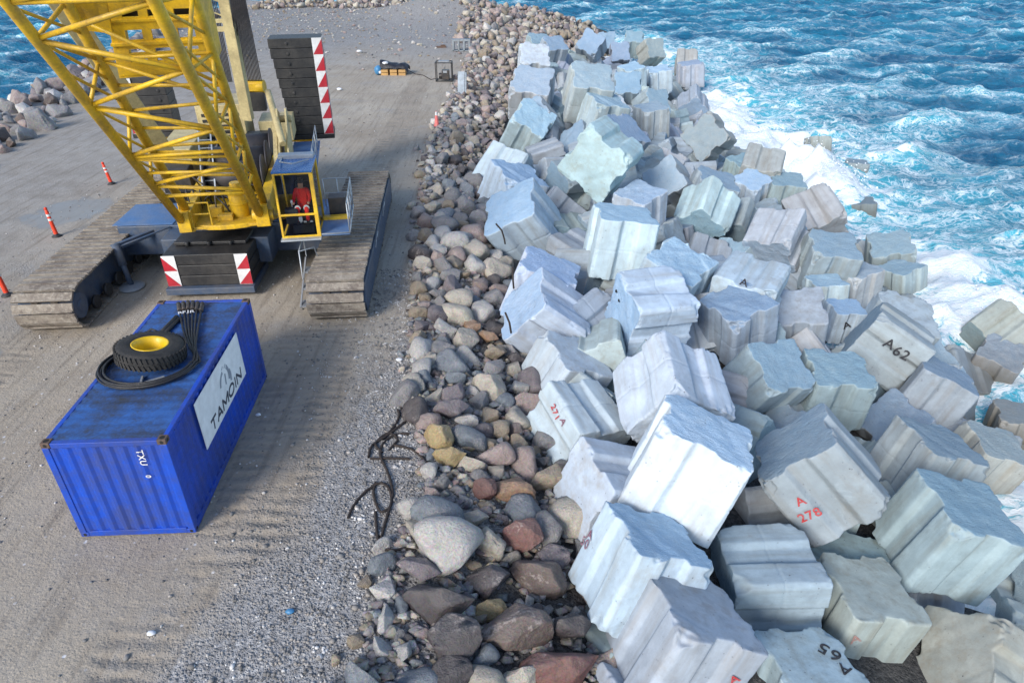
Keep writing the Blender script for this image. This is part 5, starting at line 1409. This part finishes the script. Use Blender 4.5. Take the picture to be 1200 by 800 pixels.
# ------------------------------------------------------------------ equipment further along the road
b = gp(462, 87, 0); b.z = terr(b.x, b.y)
e = empty('covered_equipment', b, 'equipment heap on yellow pallets under a black tarpaulin with a blue bag', 'equipment')
mb = MB()
for x in (-.75, 0.05, .8):
    for z in (.08, .34): mb.box(b+Vector((x, -.25, z)), (.62, .9, .22))
mb.build('pallet', M['crate_wood'], e, .01)
mb = MB(); vs = []; fs = []; nu, nv = 22, 12
for i in range(nu+1):
    for j in range(nv+1):
        u, v = i/nu, j/nv; x = -1.15+2.5*u; y = -.55+1.5*v
        z = .55+.62*math.sin(math.pi*min(1, max(0, v*1.05)))**.5*(.75+.25*math.cos(u*5)) + .10*noise.noise(Vector((x*2.2, y*2.2, 4)))
        if u > .85: z -= (u-.85)*2.4
        vs.append(b+Vector((x, y, max(.05, z))))
for i in range(nu):
    for j in range(nv): k = i*(nv+1)+j; fs.append((k, k+nv+1, k+nv+2, k+1))
mb.add(vs, fs, True)
mb.prism([b+Vector((-1.1, .5, .1)), b+Vector((1.1, .5, .1)), b+Vector((1.1, .5, .7)), b+Vector((-1.1, .5, .7))], Vector((0, .3, 0)))
mb.build('tarpaulin', M['tarp'], e)
def lump(c, r, mat, name, parent, seed, sub=2):
    bm = bmesh.new(); bmesh.ops.create_icosphere(bm, subdivisions=sub, radius=1); mb = MB()
    vs = [c+Vector((v.co.x*r[0], v.co.y*r[1], v.co.z*r[2]))*(1+.28*noise.noise(v.co*1.9+Vector((seed, 0, 0)))) for v in bm.verts]
    mb.add(vs, [tuple(v.index for v in f.verts) for f in bm.faces], True); bm.free(); return mb.build(name, M[mat], parent)
lump(b+Vector((-1.35, -.35, .38)), (.38, .42, .42), 'blue_sheet', 'bag', e, 3); lump(b+Vector((-1.15, -.6, .25)), (.16, .16, .16), 'paper', 'cloth', e, 5); lump(b+Vector((-.65, -.35, .98)), (.28, .25, .12), 'paper', 'cloth', e, 6)
f0 = gp(521, 95, 0); f0.z = terr(f0.x, f0.y)
e2 = empty('frame_generator', f0, 'small generator inside a black tubular cube frame beside the rubble', 'generator')
mb = MB(); w2, h2 = 1.35, 1.5
for x in (-w2/2, w2/2):
    for y in (-.5, .5): mb.bar(f0+Vector((x, y, 0)), f0+Vector((x, y, h2)), .07)
    for z in (.05, h2): mb.bar(f0+Vector((x, -.5, z)), f0+Vector((x, .5, z)), .07)
for y in (-.5, .5):
    for z in (.05, h2): mb.bar(f0+Vector((-w2/2, y, z)), f0+Vector((w2/2, y, z)), .07)
mb.build('frame', M['black_paint'], e2)
mb = MB(); mb.box(f0+Vector((.12, 0, .5)), (.62, .6, .75)); mb.tube(f0+Vector((-.45, 0, .4)), f0+Vector((-.1, 0, .4)), .22, 14); mb.build('engine', M['dark_metal'], e2, .03)
mb = MB(); mb.box(f0+Vector((0, .1, 1.53)), (.9, .6, .1)); mb.box(f0+Vector((.1, -.31, .75)), (.34, .03, .18)); mb.build('control_panel', M['grey_metal'], e2, .01)
mb = MB(); P = [b+Vector((1.3, 0, .3)), b+Vector((1.9, -.2, .04)), b+Vector((2.7, -.8, .03)), f0+Vector((-1.2, .3, .03)), f0+Vector((-.7, .2, .15))]; mb.path(P, .03, 6)
o = mb.build('power_cable', M['rope_dark']); tag(o, 'black cable running from the tarpaulin heap to the framed generator', 'cable')
p_ = gp(540, 112, 0); p_.z = terr(p_.x, p_.y)
mb = MB(); mb.box(p_+Vector((0, .9, .55)), (.55, .28, 2.3), Matrix.Rotation(R(-38), 3, 'X')); mb.box(p_+Vector((.36, .92, .55)), (.10, .24, 2.2), Matrix.Rotation(R(-38), 3, 'X'))
o = mb.build('concrete_beam', M['concrete'], None, .02); tag(o, 'grey concrete beam leaning at the rubble edge in front of the generator', 'beam'); o.color = (.75, .78, .82, 1)
p_ = gp(541, 60, 0); p_.z = terr(p_.x, p_.y)
mb = MB()
for x in (-.85, -.28, .28, .85): mb.box(p_+Vector((x, 0, .5)), (.2, .7, 1.0))
mb.box(p_+Vector((0, 0, 1.08)), (1.95, .7, .2)); mb.box(p_+Vector((0, 0, .06)), (1.95, .7, .12))
o = mb.build('hollow_block', M['concrete'], None, .02); o.color = (.55, .56, .58, 1); tag(o, 'hollow concrete block with three dark openings at the far rubble edge', 'hollow block')
p_ = gp(517, 56, 0); p_.z = terr(p_.x, p_.y); mb = MB(); mb.box(p_+Vector((0, 0, .08)), (1.1, .5, .14), Matrix.Rotation(.15, 3, 'Z')); mb.box(p_+Vector((.2, .1, .2)), (.5, .3, .14), Matrix.Rotation(.3, 3, 'Z'))
o = mb.build('timber_offcut', M['rust_metal'], None, .01); tag(o, 'dark flat scrap lying on the road beyond the generator', 'scrap')

# ------------------------------------------------------------------ tangled rope and wire at the road edge
def ground_path(pts, r_, lift=.03, name='rope', mat='rope_dark', wob=.03):
    P = []
    for x, y in pts:
        g = gp(x, y, 0)
        for _ in range(2): g = gp(x, y, terr(g.x, g.y)+lift)
        P.append(g)
    sm = []
    for i in range(len(P)-1):
        p_0, p_1, p_2, p_3 = P[max(0, i-1)], P[i], P[i+1], P[min(len(P)-1, i+2)]
        for u in (0, .2, .4, .6, .8):
            q = .5*((2*p_1)+(p_2-p_0)*u+(2*p_0-5*p_1+4*p_2-p_3)*u*u+(-p_0+3*p_1-3*p_2+p_3)*u**3); q.z += rnd.uniform(-wob, wob)*.5+wob*.5; sm.append(q)
    return sm+[P[-1]]
mb = MB()
for pts in ([(408,607),(416,590),(431,574),(447,566),(457,575),(458,592),(446,600),(438,580),(440,565)], [(440,600),(442,625),(446,640),(458,645),(490,641)], [(444,640),(452,610),(460,580),(455,555),(446,535),(449,520),(462,510),(480,508)],
            [(432,536),(436,522),(450,513),(470,498),(482,490),(500,492)], [(434,538),(458,537),(480,538)], [(462,522),(485,528),(500,542),(520,552)], [(449,515),(462,500),(468,487),(466,480)], [(448,530),(440,520),(455,508),(466,515),(456,527)], [(470,478),(476,490),(492,496),(500,488)]):
    mb.path(ground_path(pts, .03), .032, 6)
o = mb.build('rope', M['rope_dark']); tag(o, 'tangled black rope strewn at the road edge beside the yellow stones', 'rope')
mb = MB()
for pts in ([(478,300),(484,294),(494,297),(503,305),(497,312)], [(480,320),(492,326),(502,316)], [(488,352),(492,340),(498,352),(510,350)], [(476,365),(490,362),(506,369)]):
    mb.path(ground_path(pts, .02, .08, wob=.08), .022, 5)
o = mb.build('wire', M['rust_metal']); tag(o, 'rusty bent wire lying at the rubble edge beside the right crawler', 'wire')
# wet boulders awash below the blocks
for px, py, s_, c_, lab in ((1140, 357, .75, 'brown', 'brown boulder awash in the white foam'), (1190, 372, .8, 'dark', 'dark wet boulder awash near the right edge'), (1182, 392, .5, 'dark', 'smaller dark wet boulder below the other near the right edge'), (1188, 790, .45, 'dark', 'dark boulder in the water gap at the bottom right corner')):
    g = gp(px, py, SEA+.1 if py < 700 else -2.6); put_rock(RS[rnd.randrange(14)], (g.x, g.y, g.z), s_, c_, lab, 'boulders in the surf')
# litter
for i, (px, py, s_, mat, lab) in enumerate(((178, 743, .13, 'paper', 'crumpled white paper scrap on the gravel at the bottom left'), (340, 717, .14, 'blue_sheet', 'crumpled blue plastic scrap on the gravel near the bottom'), (468, 423, .17, 'paper', 'white plastic scrap on the road edge below the right crawler'), (303, 487, .12, 'paper', 'small white scrap right of the container'), (421, 62, .45, 'paper', 'white scrap on the road near the far end'), (398, 106, .35, 'paper', 'white scrap on the road beside the striped counterweight'))):
    g = gp(px, py, 0); g.z = terr(g.x, g.y)+s_*.3
    s_ *= .65; o = lump(g, (s_, s_*.7, s_*.45), mat, 'litter_scrap', None, 20+i*3); tag(o, lab, 'litter')
# ------------------------------------------------------------------ prune blocks of the lower layer that nothing of shows
bpy.context.view_layer.update(); dg = bpy.context.evaluated_depsgraph_get(); seen = set()
for py in range(20, 800, 3):
    for px in range(560, 1200, 3):
        hit, loc, nr, ix, ob, mw = S.ray_cast(dg, CAM, ray(px, py).normalized())
        if hit: seen.add(ob.name)
for o in fill:
    if o.name not in seen: bpy.data.objects.remove(o)
print('fillers kept', sum(1 for o in S.objects if o.get('group') == 'lower layer concrete blocks'), 'blocks unseen', [k for k, o in blocks.items() if o.name not in seen])

# ------------------------------------------------------------------ camera and daylight
cam = bpy.data.objects.new('camera', bpy.data.cameras.new('camera')); COL.objects.link(cam); S.camera = cam
cam.location = CAM; cam.rotation_euler = (R(90)-PITCH, 0, 0)
cam.data.sensor_width = 36; cam.data.lens = FOC*36/1200; cam.data.clip_end = 8000; cam.data.clip_start = .1
w = bpy.data.worlds.new('World'); S.world = w; w.use_nodes = True; nt = w.node_tree; nt.nodes.clear()
sky = nt.nodes.new('ShaderNodeTexSky'); sky.sky_type = 'NISHITA'; sky.sun_disc = False
sd = Vector((-.46, -.72, .52)).normalized()
EL = math.asin(sd.z); AZ = math.atan2(sd.x, sd.y)
sky.sun_elevation = EL; sky.sun_rotation = AZ; sky.air_density = 1.0; sky.dust_density = 1.0; sky.ozone_density = 1.2
bg = nt.nodes.new('ShaderNodeBackground'); bg.inputs[1].default_value = .105; wo = nt.nodes.new('ShaderNodeOutputWorld')
nt.links.new(sky.outputs[0], bg.inputs[0]); nt.links.new(bg.outputs[0], wo.inputs[0])
sl = bpy.data.lights.new('sun', 'SUN'); sl.energy = 1.5; sl.angle = R(20); sl.color = (1.0, .95, .88)
so_ = bpy.data.objects.new('sun', sl); COL.objects.link(so_); so_.rotation_euler = (-sd).to_track_quat('-Z', 'Y').to_euler()
S.view_settings.view_transform = 'Standard'; S.view_settings.look = 'None'; S.view_settings.gamma = 1; S.view_settings.use_curve_mapping = False
S.view_settings.exposure = 1.16
S.cycles.max_bounces = 6; S.cycles.diffuse_bounces = 2; S.cycles.transparent_max_bounces = 8; S.cycles.caustics_reflective = False; S.cycles.caustics_refractive = False
S.cycles.use_denoising = True
